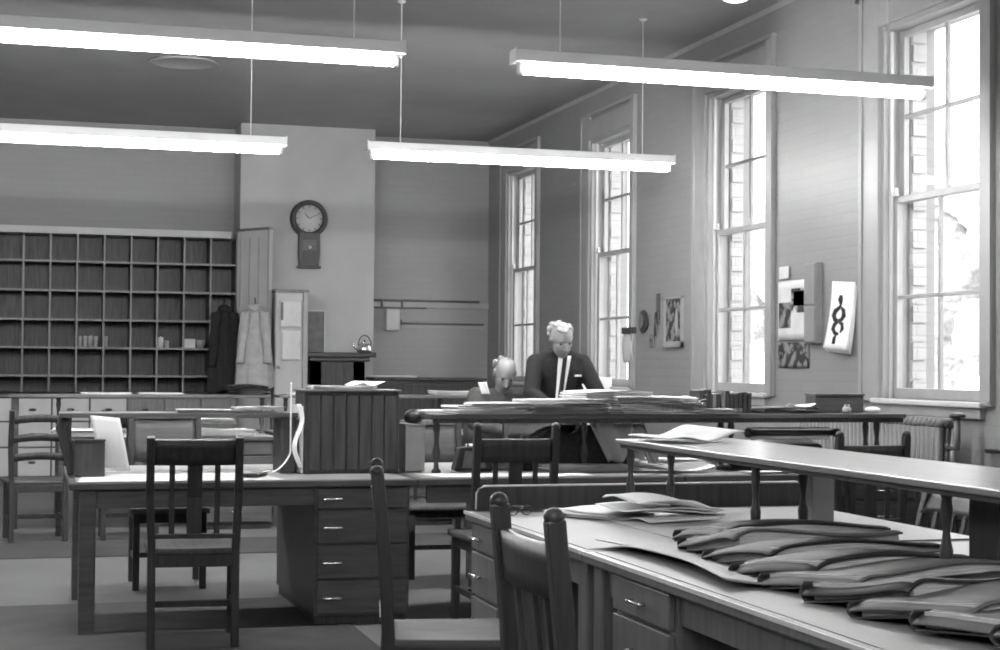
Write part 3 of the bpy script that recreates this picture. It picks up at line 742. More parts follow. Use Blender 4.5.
LD = ['topmost far dark ledger at the left end of the fanned row', 'second ledger from the far end of the fanned row', 'third ledger from the far end, dark cover',
      'fourth ledger of the fanned row, in front of the middle shelf leg', 'fifth ledger of the fanned row, pale grey cover', 'sixth ledger of the fanned row, dark cover edge',
      'pale-covered ledger in the right half of the fanned row', 'eighth ledger, second from the near end', 'nearest ledger at the bottom right corner']
for k in range(9):
    yy = (4.93, 4.62, 4.33, 4.03, 3.80, 3.54, 3.29, 3.04, 2.80)[k]
    ledger((2.16, 2.06, 2.03, 1.99, 1.98, 1.98, 1.98, 2.0, 2.05)[k], yy, .762 + .012, (2, 6, 10, 13, 16, 18, 20, 20, 20)[k], (.60, .58, .6, .56, .56, .56, .56, .6, .6)[k], k in (0, 2, 3, 5), LD[k], -8.5 if k < 7 else -5, k + 20, .33)

# left front desk
t = thing('index_box', 'small dark box standing on the left end of the front desk', 'box', (.235, 8.5, .757))
MB().box(0, .15, 0, .2, 0, .18).build('case', 'wood_d', t, .004); MB().box(-.004, .154, -.004, .204, .18, .19).build('lid', 'wood_d', t, .002)
o = MB().grid(lambda u, v: (-.075 + .15 * u + .055 * v, -.012 - .02 * math.sin(PI * v), .27 * (1 - v) - .015 * u), 8, 12).build('hanging_sheet', 'paper2', solid=.002, loc=(.385, 8.58, .80)); tag(o, 'pale sheet hanging from the raised shelf over the left front desk', 'paper')
t = thing('pipe_tray', 'small black tray on the pale sheet of the left front desk', 'tray', (1.12, 8.33, .757), R(-8))
MB().lathe([(.03, 0), (.07, .006), (.085, .018), (.08, .018), (.06, .01), (.001, .008)], n=24, sy=.6).build('dish', 'blackm', t)
MB().tube([(.02, 0, .012), (.08, .01, .03), (.1, .01, .03)], [.006, .006, .008], 8).build('scoop', 'steel', t)
o = MB().grid(lambda u, v: ((1.355 if u < .6 else 1.355) - (0 if u < .7 else .12 * ((u - .7) / .3) ** 1.3), 8.55 + .035 * v, max(.762, 1.245 - .72 * min(u, .9) * (.74) - (0 if u < .7 else .0)) if u < .7 else .872 - .11 * math.sin((u - .7) / .3 * PI / 2)), 40, 3).build('curling_sheet', 'paper', solid=.003)
tag(o, 'tall white sheet curling down by the shelf end, left of the big dark box', 'paper')
o = MB().grid(lambda u, v: (1.40 + .02 * math.sin(v * 7) - .02 * u, 8.52 + .02 * u, 1.13 - .34 * v), 6, 14).build('ribbon_sheet', 'paper', solid=.003); tag(o, 'narrow crumpled white sheet against the left side of the big dark box', 'paper')
o = MB().box(0, .012, 0, .3, 0, .36).build('card_folder', 'paper2', loc=(1.412, 8.57, .757)); tag(o, 'pale folder upright against the left side of the big dark box', 'folder')
# papers atop the filing box
newspaper(1.66, 8.72, 1.208, .34, .26, .014, 0, 'folded newspaper on top of the big dark box', 'news', 4)
sheet(1.78, 8.68, 1.226, .14, .2, 20, 'crumpled white sheet on top of the newspaper on the big dark box', 'paper', .012)
newspaper(2.22, 8.72, 1.082, .22, .2, .008, 0, 'thin white paper at the left end of the long raised shelf', 'paper', 3)

# items on left raised shelf
newspaper(.98, 8.76, 1.082, .42, .24, .010, 2, 'thin newspaper lying on the left raised shelf', 'news2', 3)
newspaper(1.20, 8.74, 1.095, .26, .22, .012, -4, 'grey folded paper on the right end of the left raised shelf', 'news2', 4)
# under left raised shelf / second row desk
newspaper(1.50, 13.2, .757, .50, .4, .05, 3, 'stack of white papers on the left desk of the second row', 'paper', 6, seed=5)
newspaper(.42, 13.2, .757, .45, .4, .05, -8, 'white newspaper on the second row desk behind the hanging sheet', 'paper', 5, seed=6)
newspaper(1.42, 13.3, .85, .42, .3, .035, 5, 'rolled newspaper resting above the white papers on the second row', 'news', 5, seed=7)
t = thing('desk_telephone', 'black telephone on the left desk of the second row', 'telephone', (1.12, 13.3, .757), R(190))
MB().prism([(-.08, 0), (.08, 0), (.05, .1), (-.05, .1)], -.09, .09).build('body', 'blackm', t, .012)
MB().lathe([(.04, -.095), (.045, -.085)], (0, 0, .05), 18, 'y').build('dial', 'steel', t)
MB().tube([(-.11, 0, .13), (-.06, 0, .145), (.06, 0, .145), (.11, 0, .13)], [.028, .014, .014, .028], 10).build('handset', 'blackm', t)
# second row raised shelf, left: papers
newspaper(.62, 13.55, 1.082, .40, .24, .008, 0, 'long white paper on the far left raised shelf', 'paper', 3)
newspaper(1.06, 13.57, 1.082, .36, .24, .008, 0, 'white paper right of the long white one on the far left raised shelf', 'paper', 3)
newspaper(2.0 - .22, 13.55, 1.082, .3, .22, .07, 6, 'dark bundle on the right end of the far left raised shelf', 'bookc', 6, 'cloth_bundle', 'bundle')
# cab top papers
newspaper(4.02, 18.0, 1.197, .5, .28, .015, 0, 'white papers on top of the dark low cabinet', 'paper', 4)

# long raised shelf heap
HE_T = 1.25
HE = [
 (2.42, 8.55, 1.082, .42, .26, .03, 6, 'paper', 5, 'folded newspaper at the left end of the newspaper heap'),
 (2.56, 8.52, 1.112, .50, .28, .014, -5, 'news', 4, 'flat newspaper overhanging the left end of the heap'),
 (2.90, 8.54, 1.082, .52, .28, .045, 4, 'news2', 7, 'thick grey newspaper stack above the centre chair'),
 (2.82, 8.50, 1.130, .46, .28, .014, -8, 'paper', 4, 'white newspaper slanting on the thick grey stack'),
 (3.12, 8.56, 1.148, .42, .30, .03, 12, 'paper', 6, 'rumpled bright newspapers on top of the heap, below the standing man'),
 (3.38, 8.54, 1.082, .56, .30, .05, -3, 'news', 7, 'broad newspaper stack in the middle of the long raised shelf'),
 (3.30, 8.52, 1.136, .40, .26, .02, 9, 'news', 4, 'folded newspaper on the broad middle stack'),
 (3.50, 8.55, 1.136, .30, .24, .018, -14, 'paper', 4, 'white paper at the right of the broad middle stack'),
 (3.74, 8.46, 1.082, .30, .16, .02, 7, 'news2', 4, 'grey paper left of the row of dark books'),
]
for x, yy, z, w, d, tt, rz, m, n, lb in HE: newspaper(x, yy - .07, 1.082 + (z - 1.082) * HE_T, w, d, tt * HE_T, rz, lb, m, n)
o = MB().grid(lambda u, v: ((u - .5) * .34 + .03 * math.sin(9 * v), (v - .5) * .2, .015 + .035 * abs(math.sin(4.2 * u + 2 * v)) + .02 * math.sin(11 * u + 5 * v) * v + .02), 30, 14).build('newspaper', 'paper2', solid=.003, loc=(3.56, 8.60, 1.095), rot=(0, 0, R(-6)))
tag(o, 'crumpled newspaper just left of the row of dark books', 'newspaper')
# wire letter tray
t = thing('wire_tray', 'wire letter tray among the papers on the long raised shelf', 'tray', (3.42, 8.39, 1.083))
w_ = MB()
for z in (.0, .055):
    w_.tube([(0, 0, z + .004), (.26, 0, z + .004), (.26, .02, z + .004), (0, .02, z + .004), (0, 0, z + .004)], .002, 5)
w_.build('frame', 'steel', t)
for k in range(9): MB().tube([(.01 + k * .03, 0, .004), (.01 + k * .03, 0, .059)], .0015, 5).build('wire', 'steel', t)
# row of small upright dark books
bw = 0
nb = 12
ordn = ['first', 'second', 'third', 'fourth', 'fifth', 'sixth', 'seventh', 'eighth', 'ninth', 'tenth', 'eleventh', 'last']
for k in range(nb):
    rr = random.Random(k); h = .10 + rr.random() * .035; w = .020 + .005 * rr.random(); x0 = 3.70 + k * .0275
    pale_ = k in (3, 5)
    t = thing('book', '%s upright dark book from the left on the long raised shelf' % ordn[k], 'book', (x0, 8.50, 1.083), 0, 'small upright books on the long raised shelf')
    t.rotation_euler = (0, R(rr.uniform(-2, 3)), 0)
    MB().box(0, w, 0, .15, 0, h).build('cover', 'bookg' if pale_ else 'bookc', t, .003)
    MB().box(.003, w - .003, .004, .152, h, h + .0008).build('page_edges', 'pages', t)
# flat dark folders, white items, boxes right of the books
newspaper(4.24, 8.56, 1.082, .34, .26, .03, 0, 'flat grey folder right of the dark books', 'bookg', 4, 'folder', 'folder', seed=14)
sheet(4.34, 8.50, 1.112, .16, .10, -12, 'white curled paper on the flat grey folder', 'paper', .008, lift=.01)
t = thing('wooden_box', 'low dark wooden box at the right of the long raised shelf, under the wall notices', 'box', (4.50, 8.62, 1.082))
MB().box(0, .32, 0, .13, 0, .10).build('case', 'wood_m', t, .003); MB().box(-.006, .326, -.006, .136, .10, .112).build('lid', 'wood_l', t, .002)
t = thing('ink_pot', 'small glass pot in front of the low wooden box', 'pot', (4.62, 8.46, 1.082))
MB().lathe([(.02, 0), (.028, .01), (.026, .03), (.014, .038)], n=14).build('jar', 'card', t); MB().lathe([(.016, .038), (.016, .048)], n=14).build('cap', 'steel', t)
o = MB().ball((0, 0, .018), .05, 10, (1.0, .7, .38)).build('white_pad', 'paper', loc=(4.79, 8.46, 1.083)); tag(o, 'small rounded white pad near the right end of the long raised shelf', 'pad')
# right shelf, white sheet on the near polished shelf
o = MB().grid(lambda u, v: ((u - .5) * .34, (v - .5) * .34, .006 + .020 * (1 + math.sin(8 * u + 1.2 * v + .4)) * (.3 + .7 * u) + .02 * u * v), 24, 10).build('newspaper', 'paper', solid=.004, loc=(2.56, 6.02, 1.048), rot=(0, 0, R(8)))
tag(o, 'rumpled white newspaper on the far end of the polished raised shelf', 'newspaper')

# typewriter
t = thing('typewriter', 'black typewriter with long carriage under the long raised shelf at the right', 'typewriter', (4.33, 8.60, .757))
MB().prism([(.19, 0), (-.19, 0), (-.19, .05), (-.05, .14), (.19, .165)], -.17, .17, 'x').build('frame_case', 'blackm', t, .01)
MB().tube([(-.26, -.02, .205), (.26, -.02, .205)], .018, 12).build('platen', 'blackm', t)
MB().tube([(-.27, .03, .232), (.27, .03, .232)], .004, 6).build('paper_bail', 'steel', t)
MB().box(-.26, .26, .01, .05, .165, .19).build('carriage_rail', 'steel', t, .003)
for s in (-1, 1): MB().lathe([(.026, -.018), (.028, 0), (.024, .018)], (s * .285, -.02, .205), 14, 'x').build('platen_knob', 'blackm', t)
MB().tube([(-.24, -.05, .20), (-.29, -.09, .22), (-.295, -.11, .24)], .005, 6).build('return_lever', 'steel', t)
for r in range(4):
    for c in range(9): MB().lathe([(.008, 0), (.008, .004)], (-.13 + c * .032 + r * .006, -.185 + r * .028 + .012, .048 + r * .014), 8).build('key', 'steel', t)
# papers on the right front desks
newspaper(3.24, 8.86, .757, .40, .3, .045, -8, 'white newspaper under the long shelf, left of the curved white sheet', 'news', 5, seed=40)
newspaper(3.02, 8.55, .757, .5, .34, .03, 4, 'grey newspapers on the centre desk behind the dark coat', 'news2', 5, seed=41)
sheet(3.50, 8.42, .762, .42, .26, -4, 'curved bright white sheet on the right front desk, left of the shelf support legs', 'paper', .014, k=2, lift=.02)
newspaper(3.78, 8.82, .757, .42, .3, .04, 8, 'white newspaper behind the turned legs on the right front desk', 'paper', 5, seed=42)
newspaper(3.98, 8.48, .757, .26, .2, .05, 0, 'dark folder between the turned legs and the typewriter', 'bookc', 5, 'folder', 'folder', seed=43)
sheet(4.22, 8.25, .757, .72, .14, 0, 'long pale sheet at the front edge of the right front desk', 'paper', .002)
newspaper(2.62, 8.95, .757, .30, .3, .12, 0, 'pile of white papers left of the centre chair', 'paper', 9, seed=44)
t = thing('satchel', 'dark leather case with a pale panel on the centre desk, left of the centre chair', 'case', (2.40, 8.62, .757))
MB().prism([(-.12, 0), (.11, 0), (.085, .13), (-.085, .13)], 0, .1).build('body', 'bookc', t, .012)
MB().prism([(-.075, .015), (.06, .015), (.05, .11), (-.06, .11)], -.006, 0).build('front_panel', 'bookg', t)
MB().tube([(-.03, .05, .13), (-.03, .05, .155), (.03, .05, .155), (.03, .05, .13)], .006, 6).build('handle', 'blackm', t)
# small grey box right of the filing box, with black bakelite hand set lying on it
t = thing('card_case', 'pale grey card box right of the big dark box', 'box', (2.0, 8.62, .757))
MB().box(0, .11, 0, .2, 0, .25).build('case', 'card', t, .003); MB().box(-.003, .113, -.003, .203, .25, .262).build('lid', 'card', t, .002)
t = thing('desk_lamp_head', 'round black knob-like pot on the pale grey card box', 'pot', (2.06, 8.70, 1.021))
MB().lathe([(.03, 0), (.05, .012), (.055, .035), (.045, .06), (.03, .068), (.02, .075), (.001, .077)], n=18).build('pot', 'blackm', t)
# dark coat thrown over chair + pale lining, centre right
t = thing('coat_heap', 'dark coat heaped on the centre desk with its pale lining turned out', 'coat', (3.02, 8.72, .757))
def heap(u, v):
    a = 2 * PI * u; r = 1 - v
    return (.36 * r * math.cos(a) * (1 + .10 * math.sin(3 * a)), .16 * r * math.sin(a), .225 * (1 - r ** 5) * (1 + .10 * math.sin(5 * a + 2)) + .004)
MB().grid(heap, 40, 14).build('coat_body', 'cloth_d', t)
MB().grid(lambda u, v: (.03 + .26 * u - .02 * v + .12 * v * (1 - u), -.16 - .05 * v + .02 * math.sin(9 * u), .275 - (.24 - .05 * u) * v + .015 * math.sin(7 * u + v)), 20, 12).build('lining', 'cloth_l', t, solid=.006)
MB().grid(lambda u, v: (.31 + .06 * u + .08 * v, -.13 - .06 * v + .015 * math.sin(9 * u), .26 - .22 * v), 10, 12).build('sleeve', 'cloth_l', t, solid=.02)
# second row right: papers on shelf & desk
SR = [(2.35, 13.6, .40, 'paper', .012, 'thin white paper at the left end of the far raised shelf'), (2.75, 13.58, .34, 'news2', .02, 'grey newspaper on the far raised shelf, right of the thin white one'),
      (3.62, 13.58, .46, 'paper', .03, 'white newspapers on the far raised shelf in front of the seated man'), (4.12, 13.58, .44, 'paper', .035, 'open newspaper on the far raised shelf in front of the standing man'),
      (4.62, 13.58, .40, 'paper', .03, 'white newspaper on the far raised shelf, right of the standing man')]
for x, yy, w, m, tt, lb in SR: newspaper(x, yy, 1.082, w, .3, tt, 0, lb, m, 5)
t = thing('white_carton', 'white carton under the third window, right of the standing man', 'box', (5.02, 14.45, 0))
MB().box(0, .36, 0, .3, 0, 1.235).build('case', 'paper', t, .004)
MB().box(-.25, 0, .02, .28, 0, 1.20).build('dark_side_shelf', 'wood_d', t, .003)

# ================================================================== RIGHT WALL THINGS
def wall_item(name, label, cat, y, z, group=None):
    return thing(name, label, cat, (XW, y, z), 0, group)
# local: -x out from the wall, y along the wall (far = +y = image left), z up
t = wall_item('poster', 'light collage poster with dark picture patches, left of the abstract calendar', 'poster', 10.72, 1.77)
MB().grid(lambda u, v: (-.006 - .006 * math.sin(PI * u), (u - .5) * .50, (v - .5) * .44), 10, 8).build('sheet', 'paper2', t, solid=.002)
for n_, (a, b, c, d, m) in enumerate([(-.20, .02, -.02, .16, 'pic'), (.03, .22, -.13, .06, 'picd'), (-.22, -.02, .03, .14, 'picd')]):
    MB().box(-.016, -.013, a, b, c, d).build('picture_patch', m, t)
MB().box(-.016, -.013, .06, .22, .24, .33).build('top_slip', 'paper2', t)
t = wall_item('poster', 'dark photographic poster directly below the light collage poster', 'poster', 10.72, 1.44)
MB().grid(lambda u, v: (-.006 - .004 * math.sin(PI * u), (u - .5) * .50, (v - .5) * .19), 10, 6).build('sheet', 'picd', t, solid=.002)
t = wall_item('wall_cabinet', 'shallow grey box on the brick wall behind the collage poster', 'box', 10.44, 1.82)
MB().box(-.05, 0, -.16, .02, -.30, .28).build('case', 'cabg', t, .004); MB().box(-.06, -.05, -.15, .01, -.02, .27).build('flap', 'cabg', t, .003); MB().box(-.06, -.05, -.15, .01, -.29, -.04).build('flap', 'cabg', t, .003)
# calendar with abstract ink figure
t = wall_item('calendar', 'tilted white calendar with a black abstract ink figure, near window side', 'calendar', 9.94, 1.92)
t.rotation_euler = (R(4), 0, 0)
for k in range(3):
    MB().grid(lambda u, v, k=k: (-.006 - .006 * k - (.03 + .012 * k) * (1 - v) ** 2 , (.5 - u) * .33 + .012 * k * 0, -.47 * (1 - v) + .012 * k), 8, 10).build('leaf', 'paper', t, solid=.001)
def ink(pts, r):
    MB().tube([(-.024 - .05 * ((z + 0) / -.47) ** 2, yy, z) for yy, z in pts], r, 8).build('ink_stroke', 'blob', t)
ink([(.012, -.07), (.014, -.10), (.008, -.14)], [.012, .022, .008])
ink([(.008, -.14), (.03, -.16), (.07, -.18), (.085, -.215), (.06, -.245), (.02, -.25)], [.008, .014, .018, .020, .018, .012])
ink([(.0, -.155), (-.04, -.175), (-.055, -.21), (-.03, -.235), (.02, -.25)], [.009, .016, .020, .014, .012])
ink([(.02, -.25), (.06, -.275), (.07, -.31), (.04, -.335), (-.01, -.34)], [.012, .016, .018, .015, .010])
ink([(.01, -.255), (-.045, -.27), (-.06, -.30), (-.035, -.325)], [.010, .014, .016, .008])
ink([(.02, -.345), (.03, -.37), (.025, -.41)], [.008, .016, .018])
# framed picture
t = wall_item('framed_picture', 'narrow dark picture in a pale frame left of the second window', 'picture', 12.99, 1.735)
fr = MB(); fr.box(-.03, 0, -.20, -.18, -.22, .22).box(-.03, 0, .18, .20, -.22, .22).box(-.03, 0, -.2, .2, .2, .22).box(-.03, 0, -.2, .2, -.22, -.17)
fr.build('frame', 'trimp', t, .003); MB().box(-.012, 0, -.18, .18, -.17, .2).build('picture', 'picd', t)
MB().ball((-.013, -.06, .0), .05, 8, (.06, .7, 2.4)).build('pale_figure', 'card', t)
t = wall_item('wall_mask', 'small dark oval ornament left of the narrow framed picture', 'ornament', 13.70, 1.76)
MB().ball((-.02, 0, 0), .1, 10, (.25, 1.15, 1.05)).build('oval', 'wood_d', t); MB().ball((-.045, 0, 0), .05, 10, (.2, 1.1, 1.3)).build('boss', 'rad', t)
t = wall_item('hanging_key_rack', 'thin dark hanging fitting between the oval ornament and the framed picture', 'fitting', 13.36, 1.78)
MB().box(-.02, 0, -.03, .03, -.05, .22).build('plate', 'wood_m', t, .003); MB().tube([(-.03, 0, .05), (-.04, 0, -.1), (-.03, .02, -.16)], .012, 8).build('hook', 'blackm', t)
t = wall_item('clipboard', 'bundle of papers hanging on a clip beside the third window', 'clipboard', 14.05, 1.68)
MB().box(-.05, 0, -.13, .13, -.03, .03).build('clip_bar', 'wood_d', t, .004)
MB().grid(lambda u, v: (-.02 - .02 * math.sin(PI * v), (u - .5) * .24, -.02 - .28 * v), 6, 10).build('papers', 'paper2', t, solid=.012)
t = wall_item('switch_plate', 'small faint plate on the brick wall right of the dark oval ornament', 'switch', 13.5, 1.58)
MB().box(-.02, 0, -.05, .05, -.06, .06).build('plate', 'rad', t, .004); MB().box(-.03, -.02, -.01, .01, -.015, .015).build('toggle', 'blackm', t)
# curtain-rail bracket stub above the near window
t = wall_item('rail_bracket', 'rounded bracket stub at the top left of the nearest window', 'bracket', 9.72, 3.84)
MB().tube([(0, 0, 0), (-.08, 0, 0), (-.10, -.06, .01), (-.10, -.16, .01)], [.02, .02, .02, .024], 10).build('stub', 'trimp', t)

# radiator under the nearest window
t = thing('radiator', 'column radiator under the nearest window', 'radiator', (5.24, 8.40, 0))
for k in range(35):
    yy = k * .0515
    c = MB()
    for dx in (-.05, .05): c.tube([(dx, yy, .16), (dx, yy, 1.0)], .020, 8)
    c.tube([(-.05, yy, 1.0), (-.03, yy, 1.035), (.03, yy, 1.035), (.05, yy, 1.0)], .022, 8); c.tube([(-.05, yy, .17), (.05, yy, .17)], .022, 8)
    c.build('column_section', 'rad', t)
MB().tube([(0, -.02, 1.02), (0, 1.76, 1.02)], .018, 8).build('top_header', 'rad', t); MB().tube([(0, -.02, .16), (0, 1.76, .16)], .018, 8).build('bottom_header', 'rad', t)
for yy in (.0, 1.72): MB().box(-.05, .05, yy - .015, yy + .015, 0, .16).build('foot', 'rad', t)
v = MB().tube([(-.0, -.03, .88), (0, -.13, .88), (0, -.13, 1.06)], .018, 10).build('valve_body', 'rad', t)
MB().lathe([(.045, 0), (.05, .01), (.045, .022), (.02, .03)], (0, -.13, 1.06), 16).build('valve_wheel', 'blackm', v)
t = thing('heating_pipe', 'thin dark pipe bending up the brick wall right of the radiator', 'pipe', (XW, 8.1, 0))
MB().tube([(-.03, .1, .87), (-.03, -.35, .87), (-.03, -.52, 1.0), (-.03, -.55, 1.6)], .014, 8).build('pipe_run', 'blackm', t)
for z in (1.2, 1.5): MB().box(-.03, 0, -.57, -.53, z, z + .02).build('pipe_clip', 'blackm', t)

# ================================================================== PEOPLE
def capsule(mb, a, b, ra, rb, n=7, k=14):
    a, b = Vector(a), Vector(b); pts = [a + (b - a) * i / n for i in range(n + 1)]
    mb.tube(pts, [ra + (rb - ra) * i / n for i in range(n + 1)], k); mb.ball(a, ra, 8); mb.ball(b, rb, 8)
def chain(mb, pts, rad):
    for i in range(len(pts) - 1): capsule(mb, pts[i], pts[i + 1], rad[i], rad[i + 1])
def xf(mb, mat):
    mb.v = [tuple(mat @ Vector(v)) for v in mb.v]; return mb
def head_mb(face_dir=-1):
    """head centred at origin, facing -Y, about .23 tall"""
    h = MB()
    h.ball((0, .012, .025), .1, 12, (.78, .96, .92)); h.ball((0, -.028, -.03), .075, 12, (.84, .92, 1.15)); h.ball((0, -.055, -.088), .033, 10, (1.15, .9, .8))
    h.ball((-.035, -.058, -.01), .022, 8, (1.2, .9, .9)); h.ball((.035, -.058, -.01), .022, 8, (1.2, .9, .9))     # cheekbones
    h.ball((0, -.072, .034), .03, 8, (1.6, .5, .4))                                                          # brow
    capsule(h, (0, -.090, .012), (0, -.112, -.022), .009, .013, 4, 8)                                         # nose
    h.ball((-.011, -.1, -.028), .009, 8); h.ball((.011, -.1, -.028), .009, 8)
    h.ball((0, -.088, -.055), .02, 8, (1.2, .5, .32)); h.ball((0, -.086, -.066), .018, 8, (1.1, .5, .32))      # lips
    for s in (-1, 1): h.ball((s * .080, .012, .0), .026, 8, (.4, .75, 1.25))
    return h
def hand_mb(side, curl=.5):
    """wrist at origin, fingers toward -Y, palm down"""
    h = MB(); h.ball((0, -.045, 0), .045, 10, (.9, 1.1, .36)); capsule(h, (0, .01, 0), (0, -.02, 0), .026, .026, 3, 10)
    for i, (x, l) in enumerate(((-.030, .062), (-.011, .074), (.009, .07), (.027, .055))):
        p0 = Vector((x, -.08, 0)); a1 = curl * .5; p1 = p0 + Vector((x * .1, -math.cos(a1), -math.sin(a1))) * l * .45
        a2 = curl * 1.2; p2 = p1 + Vector((0, -math.cos(a2), -math.sin(a2))) * l * .32; a3 = curl * 1.8; p3 = p2 + Vector((0, -math.cos(a3), -math.sin(a3))) * l * .25
        chain(h, [p0, p1, p2, p3], [.0095, .009, .008, .007])
    s = side
    chain(h, [(s * .03, -.025, 0), (s * .055, -.055, -.008), (s * .06, -.085, -.014)], [.013, .0105, .009])
    return h
def person(name_lbl, loc, rz, pose):
    t = thing('person', name_lbl, 'person', loc, R(rz))
    hip, chest, neck, head = [Vector(p) for p in pose['spine']]
    b = MB()
    # torso under the clothes
    chain(b, [hip, (hip + chest) / 2, chest], [.125, .12, .13]); b.ball(chest, .15, 12, (1.15, .75, .9)); b.ball(hip, .15, 12, (1.1, .75, .8))
    capsule(b, chest + Vector((0, 0, .07)), neck, .07, .055); capsule(b, neck, head + Vector((0, .02, -.06)), .055, .055)
    hs = pose.get('hs', 1.); mt = Matrix.Translation(head) @ Matrix.Scale(hs, 4) @ Matrix.Rotation(R(pose['bow']), 4, 'X') @ Matrix.Rotation(R(pose.get('turn', 0)), 4, 'Z')
    hm = xf(head_mb(), mt); b.add(hm.v, hm.f, True)
    arms = pose['arms']
    for s, (sh, el, wr) in zip((-1, 1), arms):
        chain(b, [sh, el, wr], [.05, .04, .026])
        d = (Vector(wr) - Vector(el)).normalized()
        rot = Vector((0, -1, 0)).rotation_difference(Vector((d.x, d.y, d.z * .35)).normalized()).to_matrix().to_4x4()
        hn = xf(hand_mb(-s), Matrix.Translation(Vector(wr)) @ rot); b.add(hn.v, hn.f, True)
    for s, (kn, an) in zip((-1, 1), pose['legs']):
        h0 = hip + Vector((s * .09, 0, -.03)); chain(b, [h0, kn, an], [.085, .058, .042])
        an = Vector(an); chain(b, [an, an + Vector((0, -.06, -.055)), an + Vector((0, -.16, -.06))], [.042, .04, .03])
    b.build('body', 'skin', t, remesh=.0065, smoothit=2)
    # clothes
    j = MB(); k = pose.get('bulk', 1.)
    chain(j, [hip + Vector((0, 0, -.10)), hip, (hip + chest) / 2, chest], [.15 * k, .155 * k, .155 * k, .16 * k])
    for q, w in ((0, 1.25), (.5, 1.3), (1, 1.38)):
        c = hip.lerp(chest, q); j.ball(c, .155 * k, 12, (w, .86, .95))
    j.ball(hip + Vector((0, 0, -.12)), .15 * k, 12, (1.28, .9, .8))
    for s, (sh, el, wr) in zip((-1, 1), arms):
        sh, el, wr = Vector(sh), Vector(el), Vector(wr)
        capsule(j, neck + Vector((s * .05, .02, -.07)), sh + Vector((0, 0, .004)), .065, .075)
        chain(j, [sh, el, el.lerp(wr, .88)], [.078, .064, .046])
    j.build('jacket', pose['jacket'], t, remesh=.012, smoothit=4)
    tr = MB()
    for s, (kn, an) in zip((-1, 1), pose['legs']):
        h0 = hip + Vector((s * .09, 0, -.03)); chain(tr, [h0, kn, Vector(an) + Vector((0, 0, -.02))], [.11, .08, .07])
    tr.ball(hip + Vector((0, 0, -.04)), .15, 12, (1.15, .8, .8)); tr.build('trousers', 'cloth_d', t, remesh=.014, smoothit=3)
    for s, (kn, an) in zip((-1, 1), pose['legs']):
        an = Vector(an); sh_ = MB(); chain(sh_, [an + Vector((0, .03, -.055)), an + Vector((0, -.08, -.06)), an + Vector((0, -.18, -.067))], [.046, .046, .034]); sh_.build('shoe', 'blackm', t, remesh=.01, smoothit=2)
    # hair
    hr = MB(); hr.ball((0, .022, .032), .1, 12, (.84, 1.0, .95)); hr2 = MB()
    keep = [i for i, v in enumerate(hr.v) if v[2] > pose.get('hairline', .05) or v[1] > .045]
    ks = set(keep); fs = [f for f in hr.f if all(i in ks for i in f)]; hr.f = fs; hr.sm = [True] * len(fs)
    rr = random.Random(4)
    for k_ in range(pose.get('tufts', 26)):      # side and crown tufts
        a = PI * (.02 + .96 * rr.random()); q = Vector((.080 * math.cos(a) * 1.02, .03 + .075 * math.sin(a), .02 + .05 * rr.random()))
        hr.ball(tuple(q), .017 + .008 * rr.random(), 6)
    for k_ in range(pose.get('top', 8)):
        a = 2 * PI * rr.random(); hr.ball((.045 * math.cos(a), .01 + .05 * math.sin(a), .105 - .01 * rr.random()), .02, 6, (1.2, 1.2, .6))
    xf(hr, mt); o = hr.build('hair', pose['hair'], t, remesh=.006, smoothit=2)
    for s in (-1, 1):
        e = MB().ball((s * .031, -.0755, .012), .009, 8); xf(e, mt).build('eye', 'blob', t)
    return t, mt
# standing man, bent over the shelf, reading
t, mt = person('white-haired man in dark suit and tie standing bent over papers between the far windows', (4.12, 12.35, 0), -4, dict(
    spine=[(0, .08, .92), (0, -.04, 1.31), (-.01, -.15, 1.475), (-.035, -.27, 1.555)], bow=34, turn=8, bulk=1.2, hs=1.15,
    arms=[((-.195, -.07, 1.365), (-.27, -.24, 1.12), (-.17, -.50, 1.03)), ((.195, -.07, 1.365), (.29, -.22, 1.12), (.20, -.48, 1.03))],
    legs=[((-.10, 0, .50), (-.11, .02, .10)), ((.10, 0, .50), (.11, .02, .10))], jacket='cloth_d', hair='hair', hairline=.055))
# shirt strips, tie, pocket square following the chest
fr = lambda z: -.04 - .20 * 1.0 + (1.42 - z) * .10
sh_ = MB().grid(lambda u, v: ((u - .5) * (.105 - .045 * v) - .035 * v, -.252 + .045 * v - .012 * math.sin(PI * u), 1.425 - .38 * v), 8, 12).build('shirt_front', 'shirt', t, solid=.004)
MB().grid(lambda u, v: ((u - .5) * (.034 + .006 * v) - .035 * v, -.268 + .045 * v - .006 * math.sin(PI * u), 1.425 - .38 * v), 4, 12).build('tie', 'blob', t, solid=.004)
MB().box(.09, .145, -.232, -.205, 1.26, 1.275).build('pocket_square', 'shirt', t)
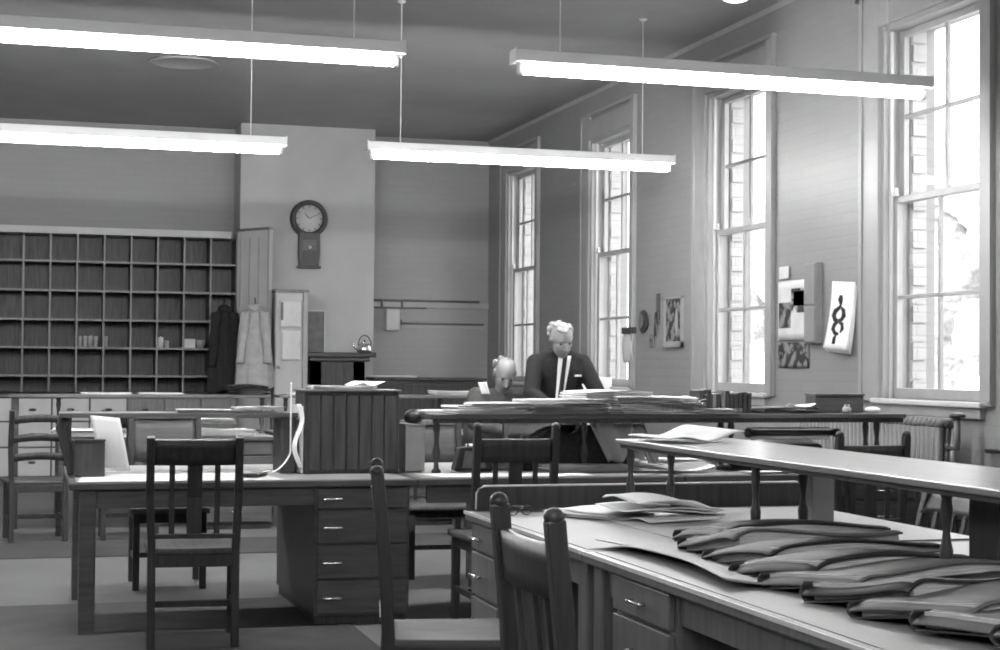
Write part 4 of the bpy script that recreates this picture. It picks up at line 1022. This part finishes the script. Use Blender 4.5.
# seated man
t, mt = person('bald white-haired man seated low over the papers, left of the standing man', (3.69, 12.55, 0), 6, dict(
    spine=[(0, .10, .60), (0, .0, 1.00), (0, -.06, 1.16), (0, -.12, 1.275)], bow=42, turn=-8, bulk=1.0, hs=1.12,
    arms=[((-.20, -.0, 1.09), (-.27, -.16, .88), (-.10, -.40, .82)), ((.20, -.0, 1.09), (.27, -.16, .88), (.10, -.40, .82))],
    legs=[((-.12, -.36, .56), (-.12, -.34, .10)), ((.12, -.36, .56), (.12, -.34, .10))], jacket='suit_g', hair='hair', hairline=.09, tufts=12, top=0))
chair('panel', 3.69, 12.6, 180, 'chair under the seated bald man by the far windows', 1.0)
o = MB().grid(lambda u, v: ((u - .5) * .07 + .03 * v, .02 * math.sin(3 * u), -.09 * v), 6, 8).build('raised_sheet', 'paper', solid=.002, loc=(3.42, 12.1, 1.21)); tag(o, 'corner of a white sheet standing up left of the seated man', 'paper')

# ================================================================== LIGHT, CAMERA
w = bpy.data.worlds.new('sky'); S.world = w; w.use_nodes = True
bg = w.node_tree.nodes['Background']; bg.inputs[0].default_value = (1, 1, 1, 1); bg.inputs[1].default_value = 2.6
for i, (a, b) in enumerate(WIN):
    l = bpy.data.lights.new('portal', 'AREA'); l.shape = 'RECTANGLE'; l.size = 2.5; l.size_y = 1.1
    l.cycles.is_portal = True
    o = bpy.data.objects.new('window_portal', l); COL.objects.link(o); o.location = (XG + .12, (a + b) / 2, (ZS + ZH) / 2)
    o.rotation_euler = (0, R(90), 0)

F = 1600.; yaw, pit, rol = R(16.4), R(1.42), R(.48)
f = Vector((math.sin(yaw) * math.cos(pit), math.cos(yaw) * math.cos(pit), math.sin(pit)))
r = Vector((math.cos(yaw), -math.sin(yaw), 0)); u = r.cross(f)
c, s_ = math.cos(rol), math.sin(rol); r, u = r * c + u * s_, -r * s_ + u * c
cam = bpy.data.cameras.new('camera'); cam.sensor_width = 36; cam.lens = F / 1000 * 36; cam.clip_end = 200; cam.clip_start = .05
co = bpy.data.objects.new('camera', cam); COL.objects.link(co)
mm = Matrix((r, u, -f)).transposed().to_4x4(); mm.translation = (0, 0, 1.35); co.matrix_world = mm
S.camera = co
S.view_settings.view_transform = 'Standard'; S.view_settings.look = 'None'; S.view_settings.gamma = 1
S.view_settings.use_curve_mapping = False; S.view_settings.exposure = 1.3
S.cycles.filter_width = 1.9
S.cycles.max_bounces = 8; S.cycles.diffuse_bounces = 5; S.cycles.transparent_max_bounces = 8
S.cycles.sample_clamp_indirect = 4
